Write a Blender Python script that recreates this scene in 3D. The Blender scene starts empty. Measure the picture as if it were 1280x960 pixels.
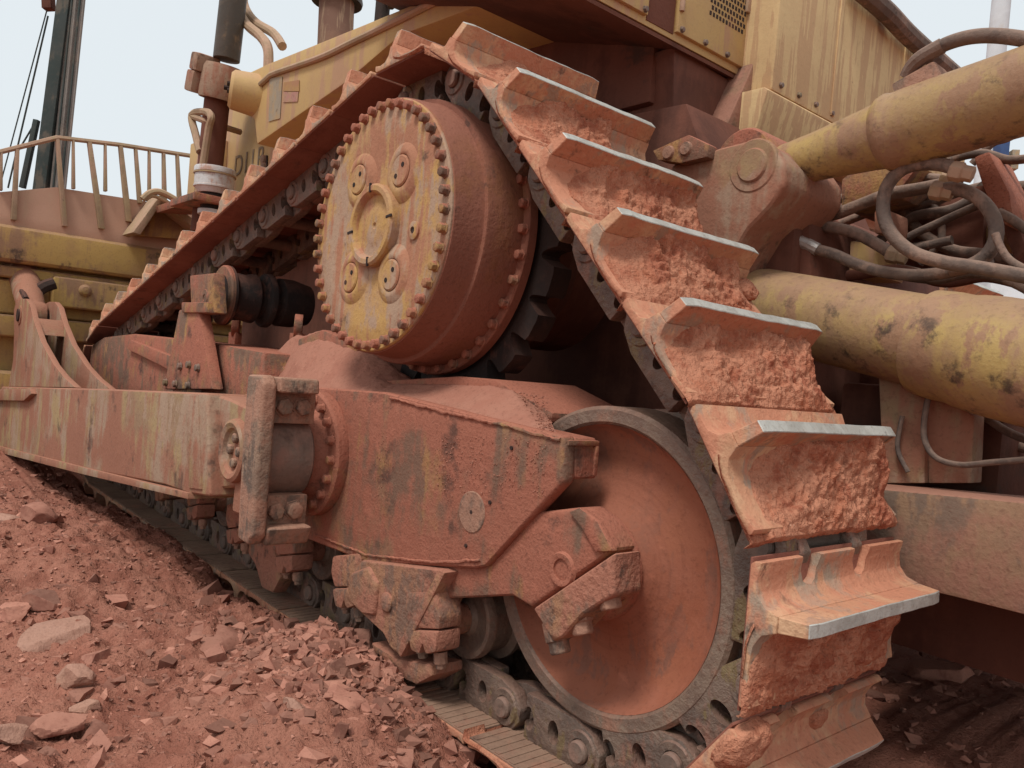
import bpy, bmesh, math, random
import numpy as np
from mathutils import Matrix, Vector
random.seed(7); np.random.seed(7)
sc = bpy.context.scene
COL = sc.collection

# ------------------------------------------------------------------ camera
F = 999.573                                   # focal length in pixels of a 1280 px wide picture
RGT = np.array([0.64574707, 0.75839261, 0.08860792])
DWN = np.array([0.0684996, 0.05803941, -0.99596146])
FWD = np.array([-0.76047257, 0.6492088, -0.01447081])
CP = np.array([1.43353503, -1.44377153, 1.10714119])
cam = bpy.data.cameras.new('camera'); camo = bpy.data.objects.new('camera', cam); COL.objects.link(camo)
cam.sensor_width = 36.0; cam.lens = F/1280*36; cam.clip_start = .05; cam.clip_end = 3000
m = Matrix.Identity(4)
for i in range(3):
    m[i][0] = RGT[i]; m[i][1] = -DWN[i]; m[i][2] = -FWD[i]; m[i][3] = CP[i]
camo.matrix_world = m
sc.camera = camo

# ------------------------------------------------------------------ light: pale overcast day
SUN_EL, SUN_AZ = math.radians(60), math.radians(-75)     # azimuth measured from +x towards +y
w = bpy.data.worlds.new('World'); sc.world = w; w.use_nodes = True
nt = w.node_tree; nt.nodes.clear()
sky = nt.nodes.new('ShaderNodeTexSky'); sky.sky_type = 'NISHITA'; sky.sun_disc = False
sky.sun_elevation = SUN_EL; sky.sun_rotation = math.radians(90) - SUN_AZ
sky.dust_density = 4.0; sky.air_density = 1.0; sky.ozone_density = 1.0
bw = nt.nodes.new('ShaderNodeMix'); bw.data_type = 'RGBA'
bw.inputs[0].default_value = .90; bw.inputs[7].default_value = (8.1, 8.7, 9.0, 1)   # even cloud veil over the blue
bg = nt.nodes.new('ShaderNodeBackground'); bg.inputs[1].default_value = .066
wo = nt.nodes.new('ShaderNodeOutputWorld')
nt.links.new(sky.outputs[0], bw.inputs[6]); nt.links.new(bw.outputs[2], bg.inputs[0]); nt.links.new(bg.outputs[0], wo.inputs[0])
sl = bpy.data.lights.new('sun', 'SUN'); sl.energy = 1.5; sl.angle = math.radians(15); sl.color = (1, .97, .92)
so = bpy.data.objects.new('sun', sl); COL.objects.link(so)
sd = Vector((math.cos(SUN_AZ)*math.cos(SUN_EL), math.sin(SUN_AZ)*math.cos(SUN_EL), math.sin(SUN_EL)))
so.rotation_euler = sd.to_track_quat('Z', 'Y').to_euler()
sc.view_settings.view_transform = 'Standard'; sc.view_settings.look = 'None'
sc.view_settings.exposure = 0.66; sc.view_settings.gamma = 1.0; sc.view_settings.use_curve_mapping = False

# ------------------------------------------------------------------ helpers
def AY(px, py, y):          # point of the machine at depth y (the plane of one of its sides)
    d = ((px-640)/F)*RGT + ((py-480)/F)*DWN + FWD
    return CP + d*((y-CP[1])/d[1])
def AX(px, py, x):
    d = ((px-640)/F)*RGT + ((py-480)/F)*DWN + FWD
    return CP + d*((x-CP[0])/d[0])
def AZ(px, py, z):
    d = ((px-640)/F)*RGT + ((py-480)/F)*DWN + FWD
    return CP + d*((z-CP[2])/d[2])

_rt = np.random.RandomState(3).rand(256, 256).astype(np.float64)
_pm = np.random.RandomState(5).permutation(256)
def vnoise(x, y, z):
    x, y, z = np.broadcast_arrays(np.asarray(x, float), np.asarray(y, float), np.asarray(z, float))
    xi, yi, zi = np.floor(x).astype(int), np.floor(y).astype(int), np.floor(z).astype(int)
    fx, fy, fz = x-xi, y-yi, z-zi
    fx, fy, fz = [t*t*(3-2*t) for t in (fx, fy, fz)]
    def h(a, b, c): return _rt[(_pm[(a) & 255] + b) & 255, (_pm[(c) & 255] + b*7) & 255]
    def l(a, b, t): return a+(b-a)*t
    c00 = l(h(xi, yi, zi), h(xi+1, yi, zi), fx); c10 = l(h(xi, yi+1, zi), h(xi+1, yi+1, zi), fx)
    c01 = l(h(xi, yi, zi+1), h(xi+1, yi, zi+1), fx); c11 = l(h(xi, yi+1, zi+1), h(xi+1, yi+1, zi+1), fx)
    return l(l(c00, c10, fy), l(c01, c11, fy), fz)
def fbm(x, y, z=0.0, oct=5, gain=.5):
    s = 0; a = 1; n = 0; f = 1.0
    for k in range(oct):
        s = s + a*(vnoise(np.asarray(x)*f+17.3*k, np.asarray(y)*f-9.1*k, np.asarray(z)*f+3.7*k)*2-1); n += a; a *= gain; f *= 2.07
    return s/n
def sstep(a, b, x):
    t = np.clip((x-a)/(b-a), 0, 1); return t*t*(3-2*t)

class MB:
    def __init__(s): s.v = []; s.f = []
    def add(s, vs, fs):
        o = len(s.v); s.v += [tuple(map(float, q)) for q in vs]; s.f += [tuple(i+o for i in q) for q in fs]; return s
    def box(s, c, d, M=None):
        c = Vector(c); vs = []
        for x in (-.5, .5):
            for y in (-.5, .5):
                for z in (-.5, .5):
                    q = Vector((x*d[0], y*d[1], z*d[2]))
                    if M is not None: q = M @ q
                    vs.append(c+q)
        return s.add(vs, [(0,1,3,2),(4,6,7,5),(0,4,5,1),(2,3,7,6),(0,2,6,4),(1,5,7,3)])
    def prism(s, poly, a, b, ax='y', poly2=None):
        # poly: 2-D points in the plane perpendicular to ax, extruded from a to b
        n = len(poly); p2 = poly2 or poly
        def P(q, t):
            if ax == 'y': return (q[0], t, q[1])
            if ax == 'x': return (t, q[0], q[1])
            return (q[0], q[1], t)
        vs = [P(q, a) for q in poly]+[P(q, b) for q in p2]
        fs = [tuple(range(n)), tuple(range(2*n-1, n-1, -1))]+[(i, n+i, n+(i+1) % n, (i+1) % n) for i in range(n)]
        return s.add(vs, fs)
    def lathe(s, prof, c=(0,0,0), axis=(0,1,0), seg=48, closed=False):
        # prof: (radius, distance along axis)
        A = Vector(axis).normalized(); U = A.orthogonal().normalized(); V = A.cross(U); c = Vector(c)
        vs = []; fs = []; n = len(prof)
        for k in range(seg):
            t = 2*math.pi*k/seg; e = U*math.cos(t)+V*math.sin(t)
            for r, h in prof: vs.append(c+A*h+e*r)
        for k in range(seg):
            k2 = (k+1) % seg
            for i in range(n-(0 if closed else 1)):
                j = (i+1) % n
                fs.append((k*n+i, k2*n+i, k2*n+j, k*n+j))
        if not closed:
            for i in (0, n-1):
                if prof[i][0] > 1e-6: fs.append(tuple(k*n+i for k in range(seg)))
        return s.add(vs, fs)
    def cyl(s, a, b, r, r2=None, seg=20):
        a = Vector(a); b = Vector(b); L = (b-a).length; r2 = r if r2 is None else r2
        return s.lathe([(r, 0), (r2, L)], a, b-a, seg)
    def tube(s, pts, r, seg=10, sub=6):
        P = [Vector(p) for p in pts]; Q = []
        n = len(P)
        for i in range(n-1):
            p0 = P[max(i-1, 0)]; p1 = P[i]; p2 = P[i+1]; p3 = P[min(i+2, n-1)]
            for k in range(sub):
                t = k/sub
                Q.append(.5*((2*p1)+(p2-p0)*t+(2*p0-5*p1+4*p2-p3)*t*t+(3*p1-p0-3*p2+p3)*t**3))
        Q.append(P[-1])
        T = [(Q[min(i+1, len(Q)-1)]-Q[max(i-1, 0)]).normalized() for i in range(len(Q))]
        U = T[0].orthogonal().normalized(); vs = []; fs = []
        for i, q in enumerate(Q):
            U = (U-T[i]*U.dot(T[i])).normalized(); V = T[i].cross(U)
            rr = r[0]+(r[1]-r[0])*i/(len(Q)-1) if isinstance(r, tuple) else r
            for k in range(seg):
                t = 2*math.pi*k/seg; vs.append(q+U*(rr*math.cos(t))+V*(rr*math.sin(t)))
        for i in range(len(Q)-1):
            for k in range(seg):
                fs.append((i*seg+k, i*seg+(k+1) % seg, (i+1)*seg+(k+1) % seg, (i+1)*seg+k))
        fs.append(tuple(range(seg))); fs.append(tuple(range(len(vs)-1, len(vs)-seg-1, -1)))
        return s.add(vs, fs)
    def mesh(s, name, mat, bevel=0, ang=35, seg=2):
        me = bpy.data.meshes.new(name); me.from_pydata(s.v, [], s.f)
        bm = bmesh.new(); bm.from_mesh(me); bmesh.ops.recalc_face_normals(bm, faces=bm.faces)
        if bevel:
            ed = [e for e in bm.edges if len(e.link_faces) == 2 and e.calc_face_angle(0) > math.radians(28)]
            try: bmesh.ops.bevel(bm, geom=ed, offset=bevel, segments=seg, profile=.6, affect='EDGES', clamp_overlap=True)
            except Exception: pass
        bm.to_mesh(me); bm.free()
        for q in me.polygons: q.use_smooth = True
        me.set_sharp_from_angle(angle=math.radians(ang))
        me.materials.append(mat); return me
    def build(s, name, mat, parent=None, bevel=0, ang=35, seg=2, **kw):
        return link(name, s.mesh(name, mat, bevel, ang, seg), parent, **kw)
def link(name, me, parent=None, M=None, kind=None, label=None):
    o = bpy.data.objects.new(name, me); COL.objects.link(o)
    if parent is not None: o.parent = parent
    if M is not None: o.matrix_local = M
    if kind: o['kind'] = kind
    if label: o['label'] = label
    return o
def tag(o, label, cat, group=None):
    o['label'] = label; o['category'] = cat
    if group: o['group'] = group
    return o
def empty(name, loc=(0,0,0)):
    o = bpy.data.objects.new(name, None); COL.objects.link(o); o.location = loc; return o
def grid_mesh(name, V, nu, nv, mat, smooth=True):
    me = bpy.data.meshes.new(name); V = np.asarray(V, np.float32).reshape(-1, 3)
    iu, iv = np.meshgrid(np.arange(nu-1), np.arange(nv-1), indexing='ij')
    a = (iu*nv+iv).ravel(); fc = np.stack([a, a+nv, a+nv+1, a+1], 1).astype(np.int32)
    me.vertices.add(len(V)); me.vertices.foreach_set('co', V.ravel())
    me.loops.add(fc.size); me.loops.foreach_set('vertex_index', fc.ravel())
    me.polygons.add(len(fc)); me.polygons.foreach_set('loop_start', np.arange(0, fc.size, 4, dtype=np.int32))
    if smooth: me.polygons.foreach_set('use_smooth', np.ones(len(fc), bool))
    me.update(calc_edges=True); me.validate(); me.materials.append(mat); return me

# ------------------------------------------------------------------ materials
def mat(name, base, alt, dust=(.40,.17,.115), dust_amt=.5, top=.8, rough=.85, metal=0.0, scale=3.0, streak=.3, bump=.25, grit=.25, third=None, third_amt=.3, gs=70.0, spec=.25, grime=.35, K=.69, island=0.0, crisp=.07, rings=None):
    base, alt, dust = [tuple(q*K for q in c_) for c_ in (base, alt, dust)]
    if third: third = tuple(q*K for q in third)
    M = bpy.data.materials.new(name); M.use_nodes = True; t = M.node_tree; N = t.nodes; L = t.links
    b = N['Principled BSDF']; b.inputs['Roughness'].default_value = rough; b.inputs['Metallic'].default_value = metal
    b.inputs['Specular IOR Level'].default_value = spec
    g = N.new('ShaderNodeNewGeometry')
    def noise(sc_, det=6, rgh=.6, mp=None, off=0):
        n = N.new('ShaderNodeTexNoise'); n.inputs['Scale'].default_value = sc_; n.inputs['Detail'].default_value = det; n.inputs['Roughness'].default_value = rgh
        mm = N.new('ShaderNodeMapping'); mm.inputs['Location'].default_value = (off, off*.7, off*1.3)
        if mp: mm.inputs['Scale'].default_value = mp
        L.new(g.outputs['Position'], mm.inputs[0]); L.new(mm.outputs[0], n.inputs['Vector']); return n.outputs[0]
    def remap(x, a, c):
        r = N.new('ShaderNodeMapRange'); r.interpolation_type = 'SMOOTHSTEP'; r.inputs[1].default_value = a; r.inputs[2].default_value = c; L.new(x, r.inputs[0]); return r.outputs[0]
    def mix(fac, A, B, mode='MIX'):
        x = N.new('ShaderNodeMix'); x.data_type = 'RGBA'; x.blend_type = mode
        for s_, v in ((0, fac), (6, A), (7, B)):
            if hasattr(v, 'is_linked'): L.new(v, x.inputs[s_])
            elif s_ == 0: x.inputs[0].default_value = v
            else: x.inputs[s_].default_value = (*v, 1)
        return x.outputs[2]
    def math_(op, A, B):
        x = N.new('ShaderNodeMath'); x.operation = op
        for i, v in enumerate((A, B)):
            if hasattr(v, 'is_linked'): L.new(v, x.inputs[i])
            else: x.inputs[i].default_value = v
        return x.outputs[0]
    n1 = noise(scale, 5, .62); n2 = noise(scale*.8, 6, .65, off=5.3); st = noise(1.0, 3, .6, (scale*6, scale*6, scale*.45), 2.1)
    fine = noise(gs, 2, .7); mid = noise(scale*5.5, 3, .65, off=9.0)
    c = mix(remap(n1, .44, .58), base, alt)
    if third:
        t3 = noise(scale*1.3, 5, .66, (1.25, 1.25, .55), 14.2); c = mix(remap(t3, .64-third_amt*.3, .70-third_amt*.3), c, third)
    dm = math_('ADD', n2, math_('MULTIPLY', math_('SUBTRACT', st, .5), streak))
    k = .80-.6*dust_amt
    dm = remap(dm, k-crisp, k+crisp)
    c = mix(dm, c, dust)
    gm = noise(scale*1.9, 6, .7, off=31.0); c = mix(math_('MULTIPLY', remap(gm, .70-grime*.34, .82-grime*.30), .85), c, (.060,.042,.034))
    if rings:
        ps = N.new('ShaderNodeSeparateXYZ'); L.new(g.outputs['Position'], ps.inputs[0])
        dx_ = math_('SUBTRACT', ps.outputs[0], rings[0]); dz_ = math_('SUBTRACT', ps.outputs[2], rings[1])
        rad = math_('SQRT', math_('ADD', math_('MULTIPLY', dx_, dx_), math_('MULTIPLY', dz_, dz_)), 0)
        cv = N.new('ShaderNodeCombineXYZ'); L.new(rad, cv.inputs[0]); L.new(math_('MULTIPLY', n1, .05), cv.inputs[1])
        rn = N.new('ShaderNodeTexNoise'); rn.inputs['Scale'].default_value = 55; rn.inputs['Detail'].default_value = 4; L.new(cv.outputs[0], rn.inputs['Vector'])
        c = mix(math_('MULTIPLY', remap(rn.outputs[0], .52, .70), .26), c, tuple(q*.62 for q in base))
        c = mix(math_('MULTIPLY', remap(rn.outputs[0], .36, .28), .18), c, tuple(min(1, q*1.4) for q in dust))
        c = mix(math_('MULTIPLY', remap(math_('ADD', mid, math_('MULTIPLY', n2, .5)), .88, .98), .8), c, tuple(min(1, q*1.25) for q in dust))
    sp = N.new('ShaderNodeSeparateXYZ'); L.new(g.outputs['Normal'], sp.inputs[0])
    up = math_('MULTIPLY', remap(math_('ADD', sp.outputs[2], math_('MULTIPLY', math_('SUBTRACT', mid, .5), .8)), .25, .8), top)
    c = mix(up, c, tuple(min(1, q*1.12) for q in dust))
    # grain: darker crumbs and lighter specks
    c = mix(math_('MULTIPLY', remap(fine, .52, .72), grit), c, tuple(q*.45 for q in dust))
    c = mix(math_('MULTIPLY', remap(mid, .55, .75), grit*.7), c, tuple(min(1, q*1.35) for q in dust))
    c = mix(math_('MULTIPLY', remap(noise(.9, 3, .5, off=21), .4, .65), .22), c, tuple(q*.72 for q in dust))
    if island:
        c = mix(1.0, c, mix(g.outputs['Random Per Island'], (1-island,)*3, (1+island*.8, 1+island*.7, 1+island*.65)), 'MULTIPLY')
    L.new(c, b.inputs['Base Color'])
    bp = N.new('ShaderNodeBump'); bp.inputs['Strength'].default_value = bump; bp.inputs['Distance'].default_value = .012
    L.new(math_('ADD', math_('MULTIPLY', fine, .45), mid), bp.inputs['Height']); L.new(bp.outputs[0], b.inputs['Normal'])
    return M
DUST = (.50, .185, .118)
M_frame = mat('dusty_frame_paint', (.38,.21,.125), (.54,.31,.12), DUST, .52, 1.0, streak=.35, bump=.5, gs=110, grit=.7, third=(.25,.16,.11), third_amt=.62, scale=3.1, grime=.44)
M_arm = mat('dusty_arm_paint', (.52,.37,.19), (.42,.27,.165), (.46,.205,.13), .54, .95, streak=.45, bump=.35, grit=.35, scale=2.4, third=(.52,.36,.25), third_amt=.6)
M_cast = mat('dusty_grey_casting', (.30,.20,.145), (.40,.27,.19), (.50,.265,.18), .5, .8, bump=.5, grit=.45, scale=6, third=(.19,.14,.11), third_amt=.5)
M_rust = mat('greasy_brown_casting', (.42,.22,.135), (.52,.27,.15), (.52,.22,.145), .52, .8, bump=.6, grit=.55, scale=7, third=(.28,.18,.13), third_amt=.5, grime=.42)
M_grey = mat('bare_grey_steel', (.21,.155,.125), (.29,.20,.155), (.38,.22,.165), .42, .6, bump=.35, scale=5, rough=.7)
M_fd = mat('worn_yellow_hub_paint', (.62,.37,.135), (.57,.34,.17), (.50,.23,.135), .36, .5, streak=.8, bump=.3, grit=.3, scale=3.4, third=(.52,.35,.24), third_amt=.5, K=.78, grime=.25)
M_fdside = mat('dusty_hub_side', (.40,.165,.085), (.36,.14,.09), (.40,.16,.105), .6, 1.0, streak=.2, bump=.35, grit=.35, scale=3)
M_shoe = mat('scoured_shoe_steel', (.68,.42,.25), (.58,.30,.175), (.58,.25,.15), .5, .4, bump=.4, grit=.35, scale=6, third=(.40,.30,.22), third_amt=.5, K=.84)
M_shoein = mat('dusty_shoe_inner', (.33,.12,.08), (.28,.10,.07), (.36,.14,.095), .5, .5, bump=.3, grit=.25, scale=4)
M_padb = mat('brown_pad_steel', (.30,.20,.14), (.38,.26,.18), (.42,.22,.15), .35, .3, bump=.3, grit=.3, scale=5)
M_tip = mat('polished_grouser_steel', (.56,.555,.51), (.45,.44,.40), (.46,.36,.29), .08, .0, rough=.5, metal=.15, bump=.15, grit=.4, scale=13, spec=.4, grime=.22, K=.86)
M_link = mat('worn_link_steel', (.20,.145,.115), (.29,.205,.155), (.38,.20,.145), .34, .5, rough=.6, metal=.2, bump=.55, grit=.45, scale=9, spec=.4, third=(.30,.22,.11), third_amt=.25)
M_idler = mat('dusty_idler_paint', (.46,.155,.085), (.50,.18,.10), (.48,.175,.105), .5, .5, streak=.1, bump=.22, grit=.3, scale=4.0, third=(.34,.15,.10), third_amt=.4, grime=.25, rings=(0.0, .6159))
M_rim = mat('worn_idler_rim', (.27,.185,.14), (.34,.245,.18), (.42,.22,.15), .35, .4, rough=.6, metal=.15, bump=.45, scale=8, grit=.45, spec=.4)
M_yel = mat('dusty_yellow_paint', (.68,.46,.19), (.64,.42,.19), (.60,.36,.21), .36, .6, streak=1.1, bump=.12, grit=.15, scale=2.2, rough=.7, grime=.12, K=.80)
M_tank = mat('streaked_yellow_paint', (.72,.52,.27), (.68,.48,.25), (.58,.37,.20), .46, .4, streak=2.4, bump=.12, grit=.12, scale=5.0, rough=.75, grime=.12, K=.92)
M_cyl = mat('stained_cylinder_paint', (.60,.415,.155), (.53,.35,.155), (.44,.26,.16), .40, .6, streak=.35, bump=.2, grit=.3, scale=5.0, rough=.55, third=(.46,.26,.15), third_amt=.38, grime=.48, K=.74, crisp=.16)
M_blade = mat('weathered_blade_paint', (.66,.42,.14), (.58,.35,.14), (.42,.24,.14), .42, .8, streak=.5, bump=.2, grit=.25, scale=2.5, K=.72)
M_spill = mat('dusty_spill_plate', (.62,.41,.27), (.62,.39,.26), (.62,.36,.25), .6, .5, bump=.15, scale=1.5, grit=.12, grime=.12, K=.80)
M_rack = mat('dull_rack_paint', (.40,.29,.17), (.34,.24,.15), (.44,.28,.19), .45, .7, bump=.2, scale=4, K=.98, grime=.15)
M_hose = mat('dusty_rubber_hose', (.17,.125,.105), (.24,.17,.135), (.38,.25,.19), .42, .75, bump=.3, scale=8, grit=.2)
M_dark = mat('dark_oily_steel', (.035,.028,.026), (.05,.035,.03), (.20,.09,.065), .28, .5, bump=.3, scale=4)
M_maroon = mat('shade_dark_dusty_belly', (.17,.066,.043), (.13,.05,.034), (.24,.09,.058), .5, .6, bump=.2, scale=2)  # dusty inner and under parts, their shade put into the dark colour
M_rod = mat('dark_cylinder_rod', (.085,.085,.078), (.12,.11,.10), (.34,.23,.14), .33, .4, rough=.5, bump=.2, scale=4)
M_mud = mat('packed_red_mud', (.54,.195,.11), (.42,.13,.075), (.62,.27,.165), .5, .2, grime=.05, K=.76, bump=.8, grit=.6, scale=11, rough=.95, gs=130, spec=.1)
M_pile = mat('fine_red_dust', (.50,.21,.145), (.46,.195,.135), (.54,.245,.17), .5, .3, bump=.5, grit=.35, scale=6, rough=.95, spec=.1, grime=.05)
M_beam = mat('brown_beam_paint', (.36,.22,.14), (.42,.25,.15), (.46,.22,.15), .5, 1.0, bump=.35, grit=.4, scale=3, third=(.27,.18,.13), third_amt=.5)
M_ground = mat('red_rubble_ground', (.30,.105,.07), (.42,.16,.108), (.48,.205,.14), .5, .25, bump=1.0, grit=.7, scale=7, rough=.95, gs=140, spec=.1, grime=.1, K=.68)
M_stone = mat('red_stone', (.45,.20,.145), (.33,.135,.10), (.52,.25,.18), .5, .5, bump=.12, grime=.1, island=.42, K=.68, grit=.4, scale=9, rough=.95, gs=90, spec=.1)
M_stone2 = mat('pale_stone', (.50,.27,.19), (.44,.225,.16), (.54,.30,.22), .5, .5, bump=.5, grit=.35, scale=8, rough=.95, gs=90, spec=.1)
M_white = mat('scuffed_white_plastic', (.72,.71,.70), (.62,.58,.55), (.55,.34,.26), .3, .5, bump=.08, scale=7, rough=.5, grime=.12, K=.80)
M_mast = mat('faded_green_mast', (.055,.075,.07), (.07,.085,.08), (.16,.14,.11), .35, .3, bump=.1, scale=1.2)
M_mastg = mat('grey_drill_pipe', (.24,.215,.19), (.29,.26,.23), (.34,.28,.23), .4, .3, bump=.1, scale=1.2)
M_pole = mat('pale_pole_paint', (.68,.71,.73), (.62,.65,.67), (.6,.56,.52), .25, .2, bump=.05, scale=1, grime=.12, K=1.0)
M_silver = mat('silver_fitting', (.55,.52,.49), (.46,.42,.39), (.48,.32,.25), .3, .4, rough=.4, metal=.4, bump=.2, scale=12, spec=.5, grime=.12, K=.80)
M_decal = mat('faded_black_lettering', (.26,.20,.14), (.38,.28,.18), (.46,.31,.18), .3, .2, bump=.05, scale=14)
M_pink = mat('faded_pink_sticker', (.60,.29,.25), (.62,.36,.22), (.56,.36,.22), .4, .2, bump=.05, scale=10)
M_strip = mat('grey_primer_patch', (.46,.39,.29), (.42,.35,.27), (.56,.38,.21), .45, .2, bump=.05, scale=7)
M_blue = mat('blue_panel_paint', (.05,.10,.25), (.06,.12,.28), (.2,.2,.25), .2, .2, bump=.03, scale=1)

# ------------------------------------------------------------------ ground
def axis_vals(lo, d0, d1, hi, step, grow=1.22):
    v = list(np.arange(d0, d1+1e-6, step)); s = step
    while v[-1] < hi: s *= grow; v.append(v[-1]+s)
    s = step; a = []
    x = d0
    while x > lo: s *= grow; x -= s; a.append(x)
    return np.array(a[::-1]+v)
def gheight(x, y):
    big = .10*fbm(x*.5, y*.5, 3.1, 3)
    rub = .075*fbm(x*2.6, y*2.6, 7.7, 5, .58)
    fine = .028*np.abs(fbm(x*11, y*11, 1.3, 4, .65))
    out = sstep(.13, -.05, y)                     # loose spoil beside the track
    under = 1-np.minimum(out, 1)
    h = -.045+out*(.115+big*.6)+rub*(.35+.65*out)+fine*(1.2+1.6*out)+out*.030*np.maximum(fbm(x*6.5, y*6.5, 12.1, 4, .55)-.05, 0)*2.2-out*.02*np.maximum(fbm(x*4.2+3, y*4.2, 2.1, 3), 0)
    # heap of broken stone against the shoe ends
    h = h+.085*np.exp(-(((x+.92)/.36)**2+((y+.16)/.20)**2))+.07*np.exp(-(((x+2.9)/1.3)**2+((y+.55)/.35)**2))
    h = h+.05*np.exp(-(((x+.55)/.3)**2+((y+.45)/.3)**2))
    h = h-.085*np.exp(-(((x+.16)/.22)**2+((y+.02)/.20)**2))-.10*np.exp(-(((x+2.05)/.28)**2+((y)/.16)**2))-.10*np.exp(-(((x+4.4)/.7)**2+((y)/.2)**2))
    inn = sstep(.8, 1.3, y)*sstep(2.7, 2.2, y)
    h = h+inn*(.10+.5*big+rub*.8)
    far = np.hypot(x, y); h = h+sstep(8, 40, far)*(.4*fbm(x*.06, y*.06, 5, 3)-.1)
    return h
xs = axis_vals(-700, -3.6, 1.0, 500, .0145); ys = axis_vals(-500, -1.35, .16, 700, .0145)
GX, GY = np.meshgrid(xs, ys, indexing='ij')
GZ = gheight(GX, GY)
ground = link('ground', grid_mesh('ground', np.stack([GX, GY, GZ], -1), len(xs), len(ys), M_ground), kind='structure')

# ------------------------------------------------------------------ bulldozer
doz = empty('bulldozer')
tag(doz, 'huge dusty yellow bulldozer caked in red mud, its rear track filling the picture', 'bulldozer')
YC = .325                                        # middle of the left track
PITCH = .3175
IDL = np.array([0., .6159]); IR = .426
SPR = np.array([-1.001, 1.5677])
FRI = np.array([-4.827, .6159])
PI_, PS_ = .501, .547                            # pin circle round idlers / sprocket

# --- path of the pins
def tangent(c1, r1, c2, r2):                     # outer tangent on the right-hand side going c1 -> c2
    d = c2-c1; D = np.hypot(*d); th = math.atan2(d[1], d[0]); al = math.asin((r1-r2)/D)
    a = th+al; n = np.array([math.sin(a), -math.cos(a)])
    # pick rotation whose offset line is tangent to both
    best = None
    for a in (th+al, th-al):
        n = np.array([math.sin(a), -math.cos(a)])
        e = abs(np.dot(c2+n*r2-(c1+n*r1), n))
        if best is None or e < best[0]: best = (e, n)
    n = best[1]; return c1+n*r1, c2+n*r2, n
circ = [(FRI, PI_), (IDL, PI_), (SPR, PS_)]
segs = []
tn = [tangent(*circ[i], *circ[(i+1) % 3]) for i in range(3)]
path = []
for i in range(3):
    p, q, n = tn[i]; k = max(2, int(np.hypot(*(q-p))/.01))
    for t in np.linspace(0, 1, k, endpoint=False): path.append(p+(q-p)*t)
    c, r = circ[(i+1) % 3]; n2 = tn[(i+1) % 3][2]
    a0 = math.atan2(n[1], n[0]); a1 = math.atan2(n2[1], n2[0])
    while a1 < a0: a1 += 2*math.pi
    for a in np.linspace(a0, a1, max(3, int(r*(a1-a0)/.01)), endpoint=False): path.append(c+r*np.array([math.cos(a), math.sin(a)]))
path = np.array(path); path = np.vstack([path, path[:1]])
# slight sag of the front flank between sprocket and carrier roller, and forward of it
cum = np.r_[0, np.cumsum(np.hypot(*np.diff(path, axis=0).T))]; LT = cum[-1]
NS = int(round(LT/PITCH)); ST = LT/NS
def at_s(s):
    s = s % LT; return np.array([np.interp(s, cum, path[:, 0]), np.interp(s, cum, path[:, 1])])
# phase: grouser six stands at (.517, 1.080)
tipn = np.array([math.sin(.7937), math.cos(.7937)]); anchor = np.array([.5168, 1.0797])-tipn*.193
i0 = np.argmin(((path-anchor)**2).sum(1)); S0 = cum[i0]-.04-ST/2
frames = []
for k in range(NS):
    a = at_s(S0+k*ST); b = at_s(S0+(k+1)*ST); d = (b-a)/np.hypot(*(b-a)); c = (a+b)/2
    n = np.array([d[1], -d[0]])
    M = Matrix(((d[0], 0, n[0], c[0]), (0, 1, 0, 0), (d[1], 0, n[1], c[1]), (0, 0, 0, 1)))   # local x along the track, y across, z outwards
    frames.append((M, c, n, d))

# --- shoe: local s (x) , y 0..W , n (z)
W = .65
def shoe_mesh(notched):
    mb = MB()
    bot_l = [(.022, .13), (.008, .098), (-.018, .082), (-.06, .076), (-.11, .077), (-.145, .084)]
    body = [(.152, .085), (.12, .078), (.088, .082), (.066, .10), (.0565, .13)]+bot_l+[(-.151, .072), (-.145, .060), (.146, .060), (.153, .070)]
    mb.prism(body, 0, W); me = mb.mesh('track_shoe', M_shoe, .004, 40, 2)
    if notched:
        cb = MB()
        for y0 in (.165, .395):
            cb.prism([(.25, y0-.012), (.13, y0), (.098, y0+.010), (.088, y0+.025), (.088, y0+.045), (.098, y0+.060), (.13, y0+.070), (.25, y0+.082)], .03, .2, 'z')
        me = cut(me, cb, 'track_shoe')
    return me
def cut(me, cb, name):
    ob = bpy.data.objects.new('tmp', me); COL.objects.link(ob); cm = cb.mesh('tmpc', me.materials[0]); co = bpy.data.objects.new('tmpc', cm); COL.objects.link(co)
    md = ob.modifiers.new('b', 'BOOLEAN'); md.operation = 'DIFFERENCE'; md.object = co; md.solver = 'EXACT'
    bpy.context.view_layer.update()
    out = bpy.data.meshes.new_from_object(ob.evaluated_get(bpy.context.evaluated_depsgraph_get()))
    bpy.data.objects.remove(ob); bpy.data.objects.remove(co); out.name = name
    for p_ in out.polygons: p_.use_smooth = True
    out.set_sharp_from_angle(angle=math.radians(40)); return out
def grouser_mesh(seed):
    mb = MB(); r_ = random.Random(seed); n = 16; vs = []; fs = []
    for i in range(n+1):
        t = i/n; y0 = .004+(W-.008)*t; yt = .022+(W-.042)*t
        wz = .191+.0012*math.sin(t*7.1+seed)+r_.uniform(-.0012, .0012)-(.003 if i in (0, n) else 0)
        vs += [(.056, y0, .1297), (.0225, y0, .1297), (.025, yt, wz), (.054, yt, wz-.001)]
    for i in range(n):
        for k in range(4): fs.append((i*4+k, i*4+(k+1) % 4, i*4+4+(k+1) % 4, i*4+4+k))
    fs += [(0, 1, 2, 3), tuple(n*4+k for k in (3, 2, 1, 0))]
    mb.add(vs, fs); me = mb.mesh('grouser', M_shoe, .0018, 30, 1); me.materials.append(M_tip)
    for p_ in me.polygons:                              # bare steel only on the cutting face and the scoured near end
        if p_.normal.z > .5: p_.material_index = 1
    return me
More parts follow.
